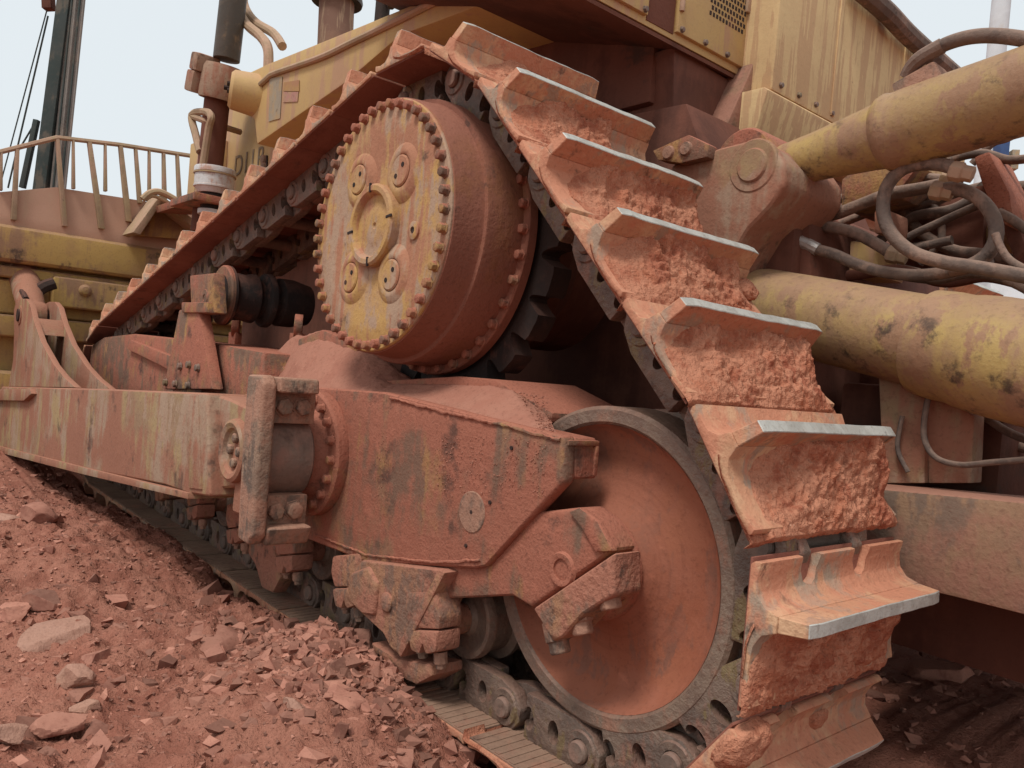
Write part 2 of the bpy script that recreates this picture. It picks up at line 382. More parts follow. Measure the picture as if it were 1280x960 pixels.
def rib_mesh():
    mb = MB(); mb.box((0, W/2, .0585), (.296, W-.012, .006))
    for q in range(9): mb.box((-.13+q*.0325, W/2, .0550), (.019, W-.02, .004))
    return mb.mesh('pad_face', M_padb, .001)
def inner_mesh():
    mb = MB(); mb.box((0, W/2, .0585), (.316, W-.012, .006)); return mb.mesh('pad_face', M_shoein, .001)
def link_mesh(sgn):
    # forged link: two half plates side by side, two windows, a round boss at each end
    h = PITCH/2
    def half(x0, x1, boss_x):
        c = []
        for a in range(0, 360, 15):
            t = math.radians(a); c.append((boss_x+.069*math.cos(t), .069*math.sin(t)))
        return c
    mb = MB()
    A = [(-.07,-.075),(h-.03,-.075),(h+.035,-.055),(h+.069,-.015),(h+.066,.022),(h+.04,.055),(h-.03,.060),(-.07,.060)]
    B = [(-h+.03,-.075),(.07,-.075),(.07,.060),(-h+.03,.060),(-h-.04,.055),(-h-.066,.022),(-h-.069,-.015),(-h-.035,-.055)]
    mb.prism(A, 0, .044*sgn); mb.prism(B, .0445*sgn, .088*sgn)
    me = mb.mesh('track_link', M_link, .007, 40, 2)
    ob = bpy.data.objects.new('tmp', me); COL.objects.link(ob)
    cb = MB()
    for x in (-.052, .050):
        cb.prism([(x+.021*math.cos(math.radians(a)), -.006+.033*math.sin(math.radians(a))+.18*.021*math.cos(math.radians(a))) for a in range(0, 360, 20)], -.2, .2)
    cm = cb.mesh('tmpc', M_link); co = bpy.data.objects.new('tmpc', cm); COL.objects.link(co)
    md = ob.modifiers.new('b', 'BOOLEAN'); md.operation = 'DIFFERENCE'; md.object = co; md.solver = 'EXACT'
    bpy.context.view_layer.update()
    out = bpy.data.meshes.new_from_object(ob.evaluated_get(bpy.context.evaluated_depsgraph_get()))
    bpy.data.objects.remove(ob); bpy.data.objects.remove(co); out.name = 'track_link'
    # raised rings round the pin bores
    bm = bmesh.new(); bm.from_mesh(out); ring = MB()
    ring.lathe([(.034, -.006*sgn), (.052, -.006*sgn), (.056, .0), (.034, .0)], (h, 0, 0), (0,1,0), 22, closed=True)
    base_n = len(bm.verts); vv = [bm.verts.new(q) for q in ring.v]
    for f_ in ring.f: bm.faces.new([vv[i_] for i_ in f_])
    bmesh.ops.recalc_face_normals(bm, faces=bm.faces); bm.to_mesh(out); bm.free()
    for p_ in out.polygons: p_.use_smooth = True
    out.set_sharp_from_angle(angle=math.radians(40)); return out
def pin_mesh():
    mb = MB(); mb.lathe([(.0, -.205), (.026, -.205), (.031, -.198), (.031, .198), (.026, .205), (0, .205)], (PITCH/2, YC, 0), (0, 1, 0), 18); return mb.mesh('track_pin', M_grey, 0)
def bolt_mesh(r=.02, h=.016, name='bolt', m_=None):
    mb = MB(); mb.lathe([(r*1.25, 0), (r*1.25, h*.18), (r, h*.18), (r, h*.9), (r*.85, h), (0, h)], (0, 0, 0), (0, 0, 1), 6); return mb.mesh(name, m_ or M_cast, .0015, 30, 1)
me_shoe, me_shoe_n, me_in = shoe_mesh(False), shoe_mesh(True), inner_mesh(); me_rib = rib_mesh()
me_grs = [grouser_mesh(q) for q in range(4)]; me_gr = me_grs[0]
me_lo, me_li, me_pin = link_mesh(1), link_mesh(-1), pin_mesh()
me_sb = bolt_mesh(.019, .018, 'shoe_bolt', M_link)

def mud_mesh(seed, full=1.0, ylo=.02, yhi=.64, above=.5, fromtop=.028):
    nu, nv = 64, 170
    s_ = np.linspace(-.168, fromtop, nu); y_ = np.linspace(-.004, W+.004, nv); S, Yy = np.meshgrid(s_, y_, indexing='ij')
    t = (S+.168)/(.168+fromtop)                                   # 0 lower edge .. 1 against the grouser
    fq = .75+.6*((seed*.618) % 1); n0 = fbm(S*7*fq+seed*3.1, Yy*4.5*fq+seed, seed*1.7, 4); n1 = fbm(S*22*fq, Yy*22*fq, seed*2.3+5, 4, .6); n2 = fbm(S*85, Yy*85, seed, 3, .6)
    edge = sstep(ylo-.05+.05*n0, ylo+.14+.10*n0, Yy)*sstep(yhi+.03, yhi-.03+.05*n0, Yy)
    base = (t**1.3*.062+.022*sstep(0, .25, t))*full
    lump = .75+.55*n0
    ridge = np.abs(n1)
    n3 = np.abs(fbm(S*42+seed, Yy*42, seed*.7, 4, .62)); n4 = np.abs(fbm(S*13+seed*1.9, Yy*13, seed*.3+2, 3, .5)); h = edge*(base*lump+.013*n1-.055*np.maximum(.15-n4, 0)+.007*(ridge-.25)+.007*(n3-.2)+.003*n2)
    # chunks broken away
    hole = sstep(.18, .42, fbm(S*9+seed, Yy*9+seed*2, 9.3, 3)); h = h*(1-.55*hole)+.004*n2*edge
    Z = .0755+np.clip(h, -.004, .092-.012*(1-t))-.006*(1-sstep(0, .10, t)*0)*(edge < .03)
    drop = np.where(edge < .02, -.012, 0); Z = Z+drop
    Z[0, :] -= .02; Z[:, 0] = .065; Z[:, -1] = .065; Z[-1, :] = np.minimum(Z[-1, :], .155)
    # follow the dished plate
    Z = Z+np.interp(S, [-.168, -.15, -.1, -.015, .012, .03], [.003, .006, .002, .006, .014, .022])
    Sx = S+.006*fbm(S*30, Yy*30, seed+4, 3)*edge
    return grid_mesh('packed_mud', np.stack([Sx, Yy, Z], -1), nu, nv, M_mud)
# which shoe is grouser six: frame nearest to the anchor
six = min(range(NS), key=lambda k: np.hypot(*(frames[k][1]-anchor)))
tone = {}
for k in range(NS):
    M = frames[k][0]
    j = (k-six+NS//2) % NS-NS//2
    o = link('track_shoe', me_shoe_n if j in (-1, -2, -3) else me_shoe, doz, M)
    link('grouser', me_grs[k % 4], o); link('pad_face', me_rib if frames[k][1][1] < .2 else me_in, o)
    pass                                                      # 0 = grouser six; negative further down the idler
    if -4 <= j <= 6:
        full = {6: .7, 5: .75, 4: .85, 3: 1.0, 2: .95, 1: 1.0, 0: 1.05, -1: .9, -2: .8, -3: .7, -4: .6}[j]
        ylo = {6: .2, 5: .12, 4: .06, 3: .10, 2: .04, 1: .03, 0: .10, -1: .03, -2: .02, -3: .05, -4: .1}[j]
        yhi = {6: .5, 5: .42, 4: .45, 3: .64, 2: .60, 1: .60, 0: .62}.get(j, .6)
        link('packed_mud', mud_mesh(j+11.0, full, ylo, yhi), o)
    if j in (-2, -3, 0, 2):
        for q_, (cx_, cy_, cr_) in enumerate({-2: ((.10,.06,.07),(.0,.12,.06),(.07,.40,.035)), -3: ((.12,.05,.10),(.10,.17,.07),(.02,.10,.08)), 0: ((-.10,.30,.03),(-.06,.47,.035)), 2: ((-.08,.52,.04),(-.02,.63,.045))}[j]):
            bm = bmesh.new(); bmesh.ops.create_icosphere(bm, subdivisions=4, radius=1.0)
            V = np.array([v.co[:] for v in bm.verts]); V = V*(1+.35*fbm(V[:,0]*1.6+k+q_*3, V[:,1]*1.6, V[:,2]*1.6, 5, .6)[:,None])*np.array([1.0,1.05,.55])*cr_
            for v, co_ in zip(bm.verts, V): v.co = co_
            cme = bpy.data.meshes.new('mud_clod'); bm.to_mesh(cme); bm.free(); cme.materials.append(M_mud)
            for p_ in cme.polygons: p_.use_smooth = True
            link('mud_clod', cme, o, Matrix.Translation((cx_, cy_, .088)))
    lk = link('track_link', me_lo, doz, M @ Matrix.Translation((0, .140, 0)))
    link('track_link', me_li, doz, M @ Matrix.Translation((0, .510, 0)))
    link('track_pin', me_pin, lk, Matrix.Translation((0, -.140, 0)))

# --- idlers
def idler(c):
    mb = MB()
    prof = [(.10, .13), (.125, .150), (.15, .178), (.20, .200), (.27, .212), (.325, .203), (.352, .186), (.370, .158), (.376, .1455)]
    mb.lathe(prof+[(.376, .50), (.10, .56)], (c[0], 0, c[1]), (0, 1, 0), 72, closed=True)
    o = mb.build('idler_wheel', M_idler, doz, 0, 45)
    mb = MB(); mb.lathe([(.3765, .1465), (.384, .138), (.416, .138), (.426, .147), (.426, .27), (.40, .275), (.40, .375), (.426, .38), (.426, .50), (.418, .512), (.3765, .512)], (c[0], 0, c[1]), (0, 1, 0), 96, closed=True)
    mb.build('rim', M_rim, o, 0, 40)
    mb = MB(); mb.cyl((c[0], .06, c[1]), (c[0], .60, c[1]), .085, seg=28); mb.build('axle', M_cast, o, .006)
    mb = MB(); mb.lathe([(.086, .11), (.10, .085), (.125, .09), (.14, .12), (.14, .15), (.086, .17)], (c[0], 0, c[1]), (0, 1, 0), 36, closed=True); mb.build('seal_ring', M_frame, o, 0)
    return o
idler(IDL); idler(FRI)

# --- final drive
fdc = (SPR[0], 0, SPR[1])
mb = MB(); mb.lathe([(0, -.018), (.10, -.018), (.16, -.022), (.25, -.030), (.36, -.034), (.428, -.034), (.438, -.028), (.441, .0), (.446, .07), (.449, .078), (.463, .080), (.466, .088), (.466, .24), (.40, .255), (0, .255)], fdc, (0, 1, 0), 96)
fd = mb.build('final_drive', M_fdside, doz, 0, 30)
mb = MB(); mb.lathe([(0, -.034), (.115, -.034), (.20, -.036), (.25, -.0385), (.33, -.044), (.385, -.044), (.392, -.0415), (.43, -.0415), (.434, -.036), (.434, -.03), (0, -.03)], fdc, (0, 1, 0), 96)
mb.build('cover_plate', M_fd, fd, 0, 25)
mb = MB()
mb.lathe([(.142, -.03), (.142, -.064), (.134, -.072), (.118, -.072), (.110, -.064), (.105, -.050), (.07, -.047), (.062, -.050), (.03, -.050), (.012, -.049), (.008, -.043), (0, -.043)], fdc, (0, 1, 0), 48)
mb.build('hub_cap', M_fd, fd, 0, 30)
for a in (8, 95, 188, 275):
    mb = MB(); t = math.radians(a); cx, cz = fdc[0]+.128*math.cos(t), fdc[2]+.128*math.sin(t)
    mb.box((cx, -.071, cz), (.032, .006, .009), Matrix.Rotation(-t, 3, 'Y')); mb.build('cap_key', M_dark, fd, .001)
me_hd = bolt_mesh(.0165, .024, 'cover_bolt', M_frame)
NB = 44
for k in range(NB):
    t = 2*math.pi*(k+.3)/NB
    link('cover_bolt', me_hd, fd, Matrix.Translation((fdc[0]+.413*math.cos(t), -.041, fdc[2]+.413*math.sin(t))) @ Matrix.Rotation(math.pi/2, 4, 'X') @ Matrix.Rotation(random.uniform(0, 1), 4, 'Z'))
for a, rr in ((50, .222), (128, .222), (232, .222), (308, .222)):
    t = math.radians(a); c = (fdc[0]+rr*math.cos(t), 0, fdc[2]+rr*math.sin(t))
    mb = MB(); mb.lathe([(.0, -.056), (.048, -.056), (.053, -.052), (.053, -.03), (0, -.03)], c, (0, 1, 0), 32); cp = mb.build('planet_plug', M_fd, fd, 0, 30)
    mb = MB(); mb.lathe([(.0555, -.030), (.0555, -.050), (.060, -.053), (.074, -.052), (.092, -.044), (.105, -.036), (.105, -.03)], c, (0, 1, 0), 32, closed=True); mb.build('boss', M_fd, fd, 0, 40)
    for q in (-1, 1):
        mb = MB(); mb.cyl((c[0]+.019*q, -.0575, c[2]+.017*q), (c[0]+.019*q, -.04, c[2]+.017*q), .0085, seg=12); mb.build('bolt_hole', M_dark, fd, 0)
t = math.radians(-8); c = (fdc[0]+.245*math.cos(t), 0, fdc[2]+.245*math.sin(t))
mb = MB(); mb.lathe([(.012, -.03), (.012, -.05), (.020, -.05), (.030, -.047), (.030, -.03)], c, (0, 1, 0), 24, closed=True); mb.build('oil_plug', M_fd, fd, 0)
mb = MB(); mb.cyl((c[0], -.046, c[2]), (c[0], -.03, c[2]), .0118, seg=16); mb.build('plug_socket', M_dark, fd, 0)
mb = MB(); mb.lathe([(.40, .225), (.49, .225), (.494, .23), (.494, .262), (.40, .262)], fdc, (0, 1, 0), 96, closed=True); mb.build('mounting_ring', M_fdside, fd, 0, 30)
for k in range(36):
    t = 2*math.pi*k/36
    link('ring_bolt', me_hd, fd, Matrix.Translation((fdc[0]+.476*math.cos(t), .226, fdc[2]+.476*math.sin(t))) @ Matrix.Rotation(math.pi/2, 4, 'X') @ Matrix.Rotation(random.uniform(0, 1), 4, 'Z'))
mb = MB(); mb.lathe([(.0, .262), (.42, .262), (.42, .50), (.36, .60), (.36, .82), (0, .82)], fdc, (0, 1, 0), 48); mb.build('inner_housing', M_maroon, fd, 0, 30)
# sprocket with round tooth gullets
poly = []; NT = 22
for k in range(NT):
    a0 = 2*math.pi*k/NT; 
    for q, r in ((-.30, .595), (-.18, .60), (.18, .60), (.30, .595), (.36, .555), (.42, .530), (.50, .522), (.58, .530), (.64, .555)):
        a = a0+2*math.pi/NT*q; poly.append((fdc[0]+r*.965*math.cos(a), fdc[2]+r*.965*math.sin(a)))
mb = MB(); n = len(poly)
vo0 = [(x, .285, z) for x, z in poly]; vo1 = [(x, .365, z) for x, z in poly]
inn = [(fdc[0]+.40*math.cos(2*math.pi*i/n-.09), fdc[2]+.40*math.sin(2*math.pi*i/n-.09)) for i in range(n)]
vi0 = [(x, .285, z) for x, z in inn]; vi1 = [(x, .365, z) for x, z in inn]
fs = []
for i in range(n):
    j = (i+1) % n
    fs += [(i, j, 2*n+j, 2*n+i), (n+i, 3*n+i, 3*n+j, n+j), (i, n+i, n+j, j), (2*n+i, 2*n+j, 3*n+j, 3*n+i)]
mb.add(vo0+vo1+vi0+vi1, fs); mb.build('sprocket', M_dark, doz, 0, 30)

# --- roller frame (outer fork, centre box, front box)
def PY(pts, y): return [(float(q[0]), float(q[2])) for q in (AY(a, b, y) for a, b in pts)]
def PX(pts, x): return [(float(q[1]), float(q[2])) for q in (AX(a, b, x) for a, b in pts)]
YF = 0.0
FRPOLY = [(705,545),(704,602),(607,708),(593,711),(457,703),(383,674),(320,660),(318,500),(400,484),(480,490)]
mb = MB(); mb.prism(PY(FRPOLY, YF), YF, .045)
rf = mb.build('roller_frame', M_frame, doz, .014, 35, 3)
a = AY(705, 545, YF); b = AY(704, 602, YF)
mb = MB(); mb.prism([(a[0]-.004,a[2]-.004),(b[0]-.004,b[2]+.004),(-.9,.80),(-.95,a[2]+.03)], .044, .130); mb.build('fork_beam', M_frame, rf, .012, 35, 3)
mb = MB(); mb.prism([(-.50,.60),(-.62,.80),(-1.5,.80),(-1.5,.40),(-.95,.42)], .044, .125); mb.build('fork_web', M_maroon, rf, .01)
x_ = a[0]-.003
mb = MB(); mb.prism([(.012,a[2]-.010),(.126,a[2]-.010),(.126,a[2]-.024),(.012,a[2]-.024)], x_-.01, x_+.012, 'x'); mb.build('end_lip', M_frame, rf, .003)
mb = MB(); mb.prism([(.114,a[2]-.0245),(.1265,a[2]-.0245),(.1265,b[2]+.012),(.114,b[2]+.012)], x_-.01, x_+.013, 'x'); mb.build('end_lip', M_frame, rf, .003)
mb = MB(); mb.prism([(-.56,.55),(-.50,.90)]+PY([(740,530),(742,518),(668,478),(620,474),(540,478),(480,480)], .3)+[(-2.7,1.07),(-2.7,.45),(-.9,.42)], .131, .50); mb.build('centre_box', M_frame, rf, .02)
mb = MB(); mb.prism(PY(FRPOLY, YF), .521, .64); mb.build('inner_fork', M_frame, rf, .015)
mb = MB(); mb.prism(PY([(112,432),(130,421),(165,417),(262,428),(330,440),(330,500),(112,500)], .05), .05, .55); mb.build('front_box', M_frame, rf, .02)
mb = MB(); mb.prism(PY([(165,425),(215,445),(245,470),(240,480),(205,458),(160,436)], .03), .02, .055); mb.build('brace_rib', M_frame, rf, .006)
c = AY(590, 640, YF)
mb = MB(); mb.lathe([(.0, -.003), (.058, -.003), (.061, -.001), (.061, .01), (0, .01)], (c[0], 0, c[2]), (0, 1, 0), 36); mb.build('inspection_cover', M_cast, rf, 0, 30)
for px, py in ((590, 640), (613, 628), (583, 682), (640, 560)):
    c = AY(px, py, YF); mb = MB(); mb.cyl((c[0], -.004, c[2]), (c[0], .01, c[2]), .006, seg=10); mb.build('screw_hole', M_dark, rf, 0)

def bead(pts, y, r, par, m_=M_frame):
    P_ = [AY(a, b, y) for a, b in pts]; Q_ = []
    for i in range(len(P_)-1):
        n_ = max(2, int(np.linalg.norm(P_[i+1]-P_[i])/.012))
        for k in range(n_): Q_.append(P_[i]+(P_[i+1]-P_[i])*k/n_+np.random.RandomState(i*97+k).normal(0, .0011, 3))
    mb = MB(); mb.tube(Q_, r, 6, 1); return mb.build('weld_bead', m_, par, 0, 60)
bead([(700,550),(640,534),(560,516),(486,497)], -.001, .006, rf)
bead([(600,700),(540,703),(460,694),(392,668)], -.001, .005, rf)

# --- dust heaped on the frame
def heap(name, ridge, base, y0, y1, parent, amp=.02):
    n = 90; m_ = 26
    rp = [AY(a, b, y1) for a, b in ridge]; bp = [AY(a, b, y0) for a, b in base]
    def samp(P, t):
        P = np.array(P); s = np.linspace(0, 1, len(P)); return np.stack([np.interp(t, s, P[:, i]) for i in range(3)], -1)
    t = np.linspace(0, 1, n); R_ = samp(rp, t); B_ = samp(bp, t)
    V = np.zeros((n, m_, 3))
    for j in range(m_):
        u = j/(m_-1)
        if u < .7:
            q = u/.7; V[:, j] = B_+(R_-B_)*q
        else:
            q = (u-.7)/.3; V[:, j] = R_+np.array([-.05, .25, -.18])*q
    V[..., 2] += amp*fbm(V[..., 0]*5, V[..., 1]*5, 2.2, 5)+amp*.35*fbm(V[..., 0]*28, V[..., 1]*28, 6.2, 3)
    return link(name, grid_mesh(name, V, n, m_, M_pile), parent, kind='stuff')
heap('dust_heap', [(268,480),(300,462),(340,444),(372,418),(402,411),(440,420),(458,433),(492,456),(530,482)],
     [(262,500),(310,500),(340,500),(370,498),(395,498),(420,498),(440,498),(470,497),(520,500)], .02, .24, rf, .03)
heap('dust_layer', [(430,484),(500,479),(560,480),(610,481),(640,487),(680,515)],
     [(410,492),(490,498),(560,514),(620,528),(670,540),(700,548)], .01, .13, rf, .008)
# plate over the equaliser, half buried
mb = MB(); mb.prism(PY([(372,424),(402,412),(452,432),(440,446),(405,486),(372,470)], .2), .2, .3); mb.build('cover_plate', M_frame, rf, .012)

# --- carrier roller and its post
cr = (-2.74, 0, 1.375)
mb = MB(); mb.lathe([(0,.085),(.150,.085),(.156,.092),(.156,.115),(.125,.135),(.122,.20),(.130,.235),(.130,.25),(.10,.275),(.10,.29),(.14,.305),(.146,.315),(.146,.335),(.10,.345),(.10,.37),(.13,.39),(.13,.47),(.11,.56),(0,.56)], cr, (0,1,0), 48)
cro = mb.build('carrier_roller', M_dark, doz, 0, 35)
mb = MB(); mb.lathe([(.105,.080),(.148,.080),(.155,.086),(.157,.1),(.150,.118),(.105,.118)], cr, (0,1,0), 48, closed=True); mb.build('flange', M_frame, cro, 0)
post = PY([(233,388),(258,388),(275,487),(213,487)], .0)
mb = MB(); mb.prism(post, -.04, .02); po = mb.build('roller_post', M_frame, doz, .012)
mb = MB(); mb.prism(PY([(244,345),(274,342),(277,392),(246,394)], -.0), -.03, .03); mb.build('head_block', M_frame, po, .012)
mb = MB(); mb.prism(PY([(229,378),(262,378),(262,391),(229,391)], -.045), -.055, .035); mb.build('clamp_band', M_frame, po, .008)
c = AY(256, 372, -.03)
mb = MB(); mb.lathe([(.018,-.034),(.040,-.034),(.044,-.030),(.044,.0),(.018,.0)], (c[0],0,c[2]), (0,1,0), 24, closed=True); mb.build('boss', M_frame, po, 0)
c = AY(232, 478, -.02)
mb = MB(); mb.lathe([(0,-.02),(.20,-.02),(.215,-.01),(.215,.06),(0,.06)], (c[0],0,c[2]), (0,1,0), 40); mb.build('base_disc', M_frame, po, 0)
for px, py in ((226,458),(237,456),(248,460),(208,478),(220,480),(236,482)):
    c = AY(px, py, -.042); link('bolt', me_sb, po, Matrix.Translation(c) @ Matrix.Rotation(math.pi/2, 4, 'X'))
for px, py in ((373, 408), (295, 408)):
    c = AY(px, py, .3); mb = MB(); mb.lathe([(.03,-.02),(.06,-.02),(.06,.02),(.03,.02)], c, (.5,1,0), 24, closed=True); mb.box((c[0], c[1], c[2]-.075), (.10,.04,.08)); mb.build('lifting_eye', M_frame, rf, .004)

# --- track rollers with end clamps
RX = [-.55, -1.04, -1.53, -2.06, -2.6, -3.13, -3.66, -4.2]
def roller_me():
    mb = MB(); mb.lathe([(0,.13),(.05,.13),(.06,.145),(.10,.145),(.115,.135),(.128,.137),(.132,.15),(.132,.165),(.118,.175),(.118,.245),(.145,.252),(.145,.27),(.11,.28),(.11,.37),(.145,.38),(.145,.40),(.118,.405),(.118,.475),(.132,.485),(.132,.515),(0,.515)], (0,0,0), (0,1,0), 48)
    return mb.mesh('track_roller', M_rim, 0, 35)
def clamp_me():
    mb = MB()
    mb.prism([(-.085,.09),(.075,.10),(.095,.03),(.085,-.01),(-.075,-.02),(-.10,.03)], -.025, .062)
    mb.prism([(-.078,-.024),(.086,-.014),(.075,-.075),(.02,-.088),(.005,-.06),(-.015,-.09),(-.06,-.085)], -.032, .062)
    mb.cyl((0, .05, .0), (0, .135, .0), .05, seg=20)
    return mb.mesh('end_clamp', M_rust, .012, 35)
def cb_me():
    mb = MB(); mb.cyl((0,0,0), (0,0,-.035), .022, seg=8); mb.cyl((0,0,-.03),(0,0,-.05), .016, seg=6); return mb.mesh('clamp_bolt', M_cast, .003)
me_ro, me_cl, me_cb = roller_me(), clamp_me(), cb_me()
for i, x in enumerate(RX):
    o = link('track_roller', me_ro, doz, Matrix.Translation((x, 0, .318)))
    link('end_clamp', me_cl, o, Matrix.Rotation(math.radians(-12), 4, 'Y'))
    for q in (-.045, .052): link('clamp_bolt', me_cb, o, Matrix.Translation((q, .015, -.075)) @ Matrix.Rotation(math.radians(-12), 4, 'Y'))
# bogie arms: one per pair, with hanging guard
def bogie(dx):
    mb = MB(); mb.prism([(-.30+dx,.52),(.22+dx,.52),(.26+dx,.40),(.10+dx,.36),(-.12+dx,.36),(-.33+dx,.40)], .10, .20)
    o = mb.build('bogie', M_rust, doz, .015)
    mb = MB(); mb.lathe([(0,.06),(.035,.06),(.05,.065),(.07,.09),(.085,.10),(.085,.14),(0,.14)], (dx,0,.42), (0,1,0), 28); mb.build('pivot_boss', M_rust, o, 0)
    mb = MB(); mb.prism([(-.26+dx,.40),(-.17+dx,.41),(-.16+dx,.30),(-.20+dx,.235),(-.25+dx,.27),(-.28+dx,.34)], .05, .12); mb.build('stop_lug', M_rust, o, .014)
    mb = MB(); mb.prism([(.12+dx,.42),(.21+dx,.40),(.22+dx,.31),(.18+dx,.25),(.13+dx,.29)], .04, .12); mb.build('stop_lug', M_rust, o, .014)
    return o
for dx in (-1.80, -2.9, -3.95): bogie(dx)

# --- rear bogie carrying the idler: arm, clamp cap, guard
mb = MB(); mb.prism(PY([(520,690),(600,660),(640,640),(672,640),(725,634),(748,652),(766,688),(664,760),(640,745),(532,750)], .02), .02, .112)
bg_ = mb.build('idler_bogie', M_frame, doz, .014, 35, 3)
mb = MB(); mb.prism(PY([(725,634),(748,652),(767,689),(745,690),(728,660),(712,640)], .012), .008, .03); mb.build('arm_end_rim', M_frame, bg_, .006)
mb = MB(); mb.prism(PY([(767,691),(665,761),(674,775),(690,803),(703,797),(728,768),(745,757),(768,744),(766,715)], -.005), -.005, .10); cc = mb.build('clamp_cap', M_rust, bg_, .012, 35, 3)
cdir = Vector((.42, 0, -.91))
for px, py in ((762, 750), (727, 782), (699, 806)):
    for yy in (.03,):
        c = Vector(AY(px, py, yy)); mb = MB(); mb.lathe([(.034,-.06),(.034,-.010),(.028,-.008),(.028,.018),(.024,.023),(0,.023)], c, cdir, 6); mb.build('cap_bolt', M_cast, bg_, .003)
c = AY(703, 712, .02)
mb = MB(); mb.lathe([(.028,.014),(.034,.012),(.042,.012),(.048,.022),(.028,.024)], (c[0],0,c[2]), (0,1,0), 28, closed=True); mb.build('pin_boss', M_frame, bg_, 0)
mb = MB(); mb.prism(PY([(452,700),(553,712),(545,728),(520,770),(497,818),(488,812),(478,792),(452,768),(430,748),(436,716)], -.02), -.02, .09); gd = mb.build('roller_guard', M_rust, bg_, .012, 35, 3)
mb = MB(); mb.prism(PY([(548,712),(556,716),(528,770),(500,822),(494,812),(518,766)], -.03), -.03, .10); mb.build('edge_flange', M_rust, gd, .006)
mb = MB(); mb.prism(PY([(437,716),(458,708),(470,730),(466,770),(452,768),(431,748)], -.035), -.035, .0); mb.build('side_boss', M_rust, gd, .016, 35, 3)
c = AY(484, 753, -.02)
mb = MB(); mb.lathe([(0,-.034),(.02,-.034),(.032,-.026),(.036,-.01),(.036,0)], (c[0],0,c[2]), (0,1,0), 20); mb.build('pin_head', M_rust, gd, 0)
mb = MB(); mb.prism(PY([(462,803),(492,822),(540,832),(540,845),(520,856),(506,850),(468,815)], .0), .0, .12); mb.build('guard_foot', M_rust, bg_, .012)
mb = MB(); mb.prism(PY([(316,655),(346,664),(343,690),(350,722),(340,742),(326,735),(318,706),(308,690)], .02), .02, .09); mb.build('roller_guard', M_rust, bg_, .016)

# --- trunnion and push arm
TX, TZ = -1.36, .735
mb = MB(); mb.lathe([(0,.0),(.235,.0),(.238,-.008),(.238,-.040),(.228,-.048),(.175,-.050),(.165,-.06),(.150,-.10),(.13,-.14),(.13,-.20),(0,-.20)], (TX,0,TZ), (0,1,0), 56)
tr = mb.build('trunnion', M_frame, doz, 0, 35)
for k in range(18):
    t = 2*math.pi*k/18; link('flange_bolt', me_hd, tr, Matrix.Translation((TX+.205*math.cos(t), -.048, TZ+.205*math.sin(t))) @ Matrix.Rotation(math.pi/2, 4, 'X'))
YA = -.36
arm = PY([(258,491),(262,621),(235,617),(205,606),(100,585),(0,560),(-40,552),(-40,482),(0,483),(130,486)], YA)
mb = MB(); mb.prism(arm, YA, -.12); pa = mb.build('push_arm', M_arm, doz, .016, 35, 3)
a0 = arm[0]; a1 = arm[1]
mb = MB(); mb.prism([(a0[0]-.03,a0[1]-.006),(a0[0]+.10,a0[1]-.01),(TX+.02,TZ+.17),(TX+.10,TZ+.165),(TX+.10,TZ-.215),(TX-.02,TZ-.22),(a1[0]+.10,a1[1]+.05),(a1[0]-.04,a1[1]+.02)], -.315, -.13); mb.build('arm_end', M_arm, pa, .02, 35, 3)
ep = mb = MB(); mb.prism(PY([(232,494),(247,494),(252,612),(236,610)], YA-.004), YA-.006, -.14); mb.build('weld_strap', M_arm, pa, .004)
mb = MB(); mb.prism(PY([(-40,550),(0,558),(100,583),(235,616),(235,624),(100,592),(0,566),(-40,558)], YA-.012), YA-.014, -.11); mb.build('bottom_plate', M_arm, pa, .004)
mb = MB(); mb.prism(PY([(-30,487),(38,486),(40,492),(30,501),(-30,500)], YA-.03), YA-.035, YA+.01); mb.build('step_pad', M_arm, pa, .006)
mb = MB(); mb.lathe([(0,-.318),(.05,-.318),(.075,-.325),(.082,-.338),(.10,-.345),(.112,-.338),(.116,-.32),(.116,-.28),(0,-.28)], (TX-.01,0,TZ+.005), (0,1,0), 40); bs = mb.build('trunnion_cap', M_arm, pa, 0, 30)
for ddx, ddz in ((0,.045),(.04,0),(0,-.045),(-.04,0)):
    mb = MB(); mb.lathe([(.019,0),(.019,.012),(.012,.017),(0,.017)], (TX-.01+ddx,-.318,TZ+.005+ddz), (0,-1,0), 10); mb.build('bolt', M_cast, bs, .002)
# bearing cap with its C-shaped guard
bc = MB(); bc.lathe([(0,-.29),(.145,-.29),(.152,-.283),(.152,-.12),(.145,-.112),(0,-.112)], (TX+.045,0,TZ), (0,1,0), 48); bco = bc.build('bearing_cap', M_grey, pa, 0, 35)
for z0, z1 in ((TZ+.125, TZ+.235), (TZ-.235, TZ-.125)):
    mb = MB(); mb.box((TX+.14, -.205, (z0+z1)/2), (.09, .165, z1-z0)); mb.build('cap_flange', M_cast, bco, .008)
me_big = bolt_mesh(.030, .028, 'cap_bolt', M_cast)
for z in (TZ+.185, TZ-.178):
    for y in (-.245, -.175): link('cap_bolt', me_big, bco, Matrix.Translation((TX+.185, y, z)) @ Matrix.Rotation(math.pi/2, 4, 'Y'))
cg = MB(); X0, X1 = TX+.10, TX+.235
cg.prism([(X0,TZ+.285),(X1-.03,TZ+.29),(X1,TZ+.26),(X1+.01,TZ-.25),(X1-.02,TZ-.285),(X0+.03,TZ-.28),(X0+.02,TZ-.20),(X0,TZ+.10)], -.345, -.292)
cgo = cg.build('cap_guard', M_cast, bco, .014, 35, 3)
mb = MB(); mb.prism([(X0-.0,TZ+.232),(X1+.02,TZ+.235),(X1+.01,TZ+.288),(X0,TZ+.283)], -.291, -.145); mb.build('guard_lip', M_cast, bco, .012, 35, 3)
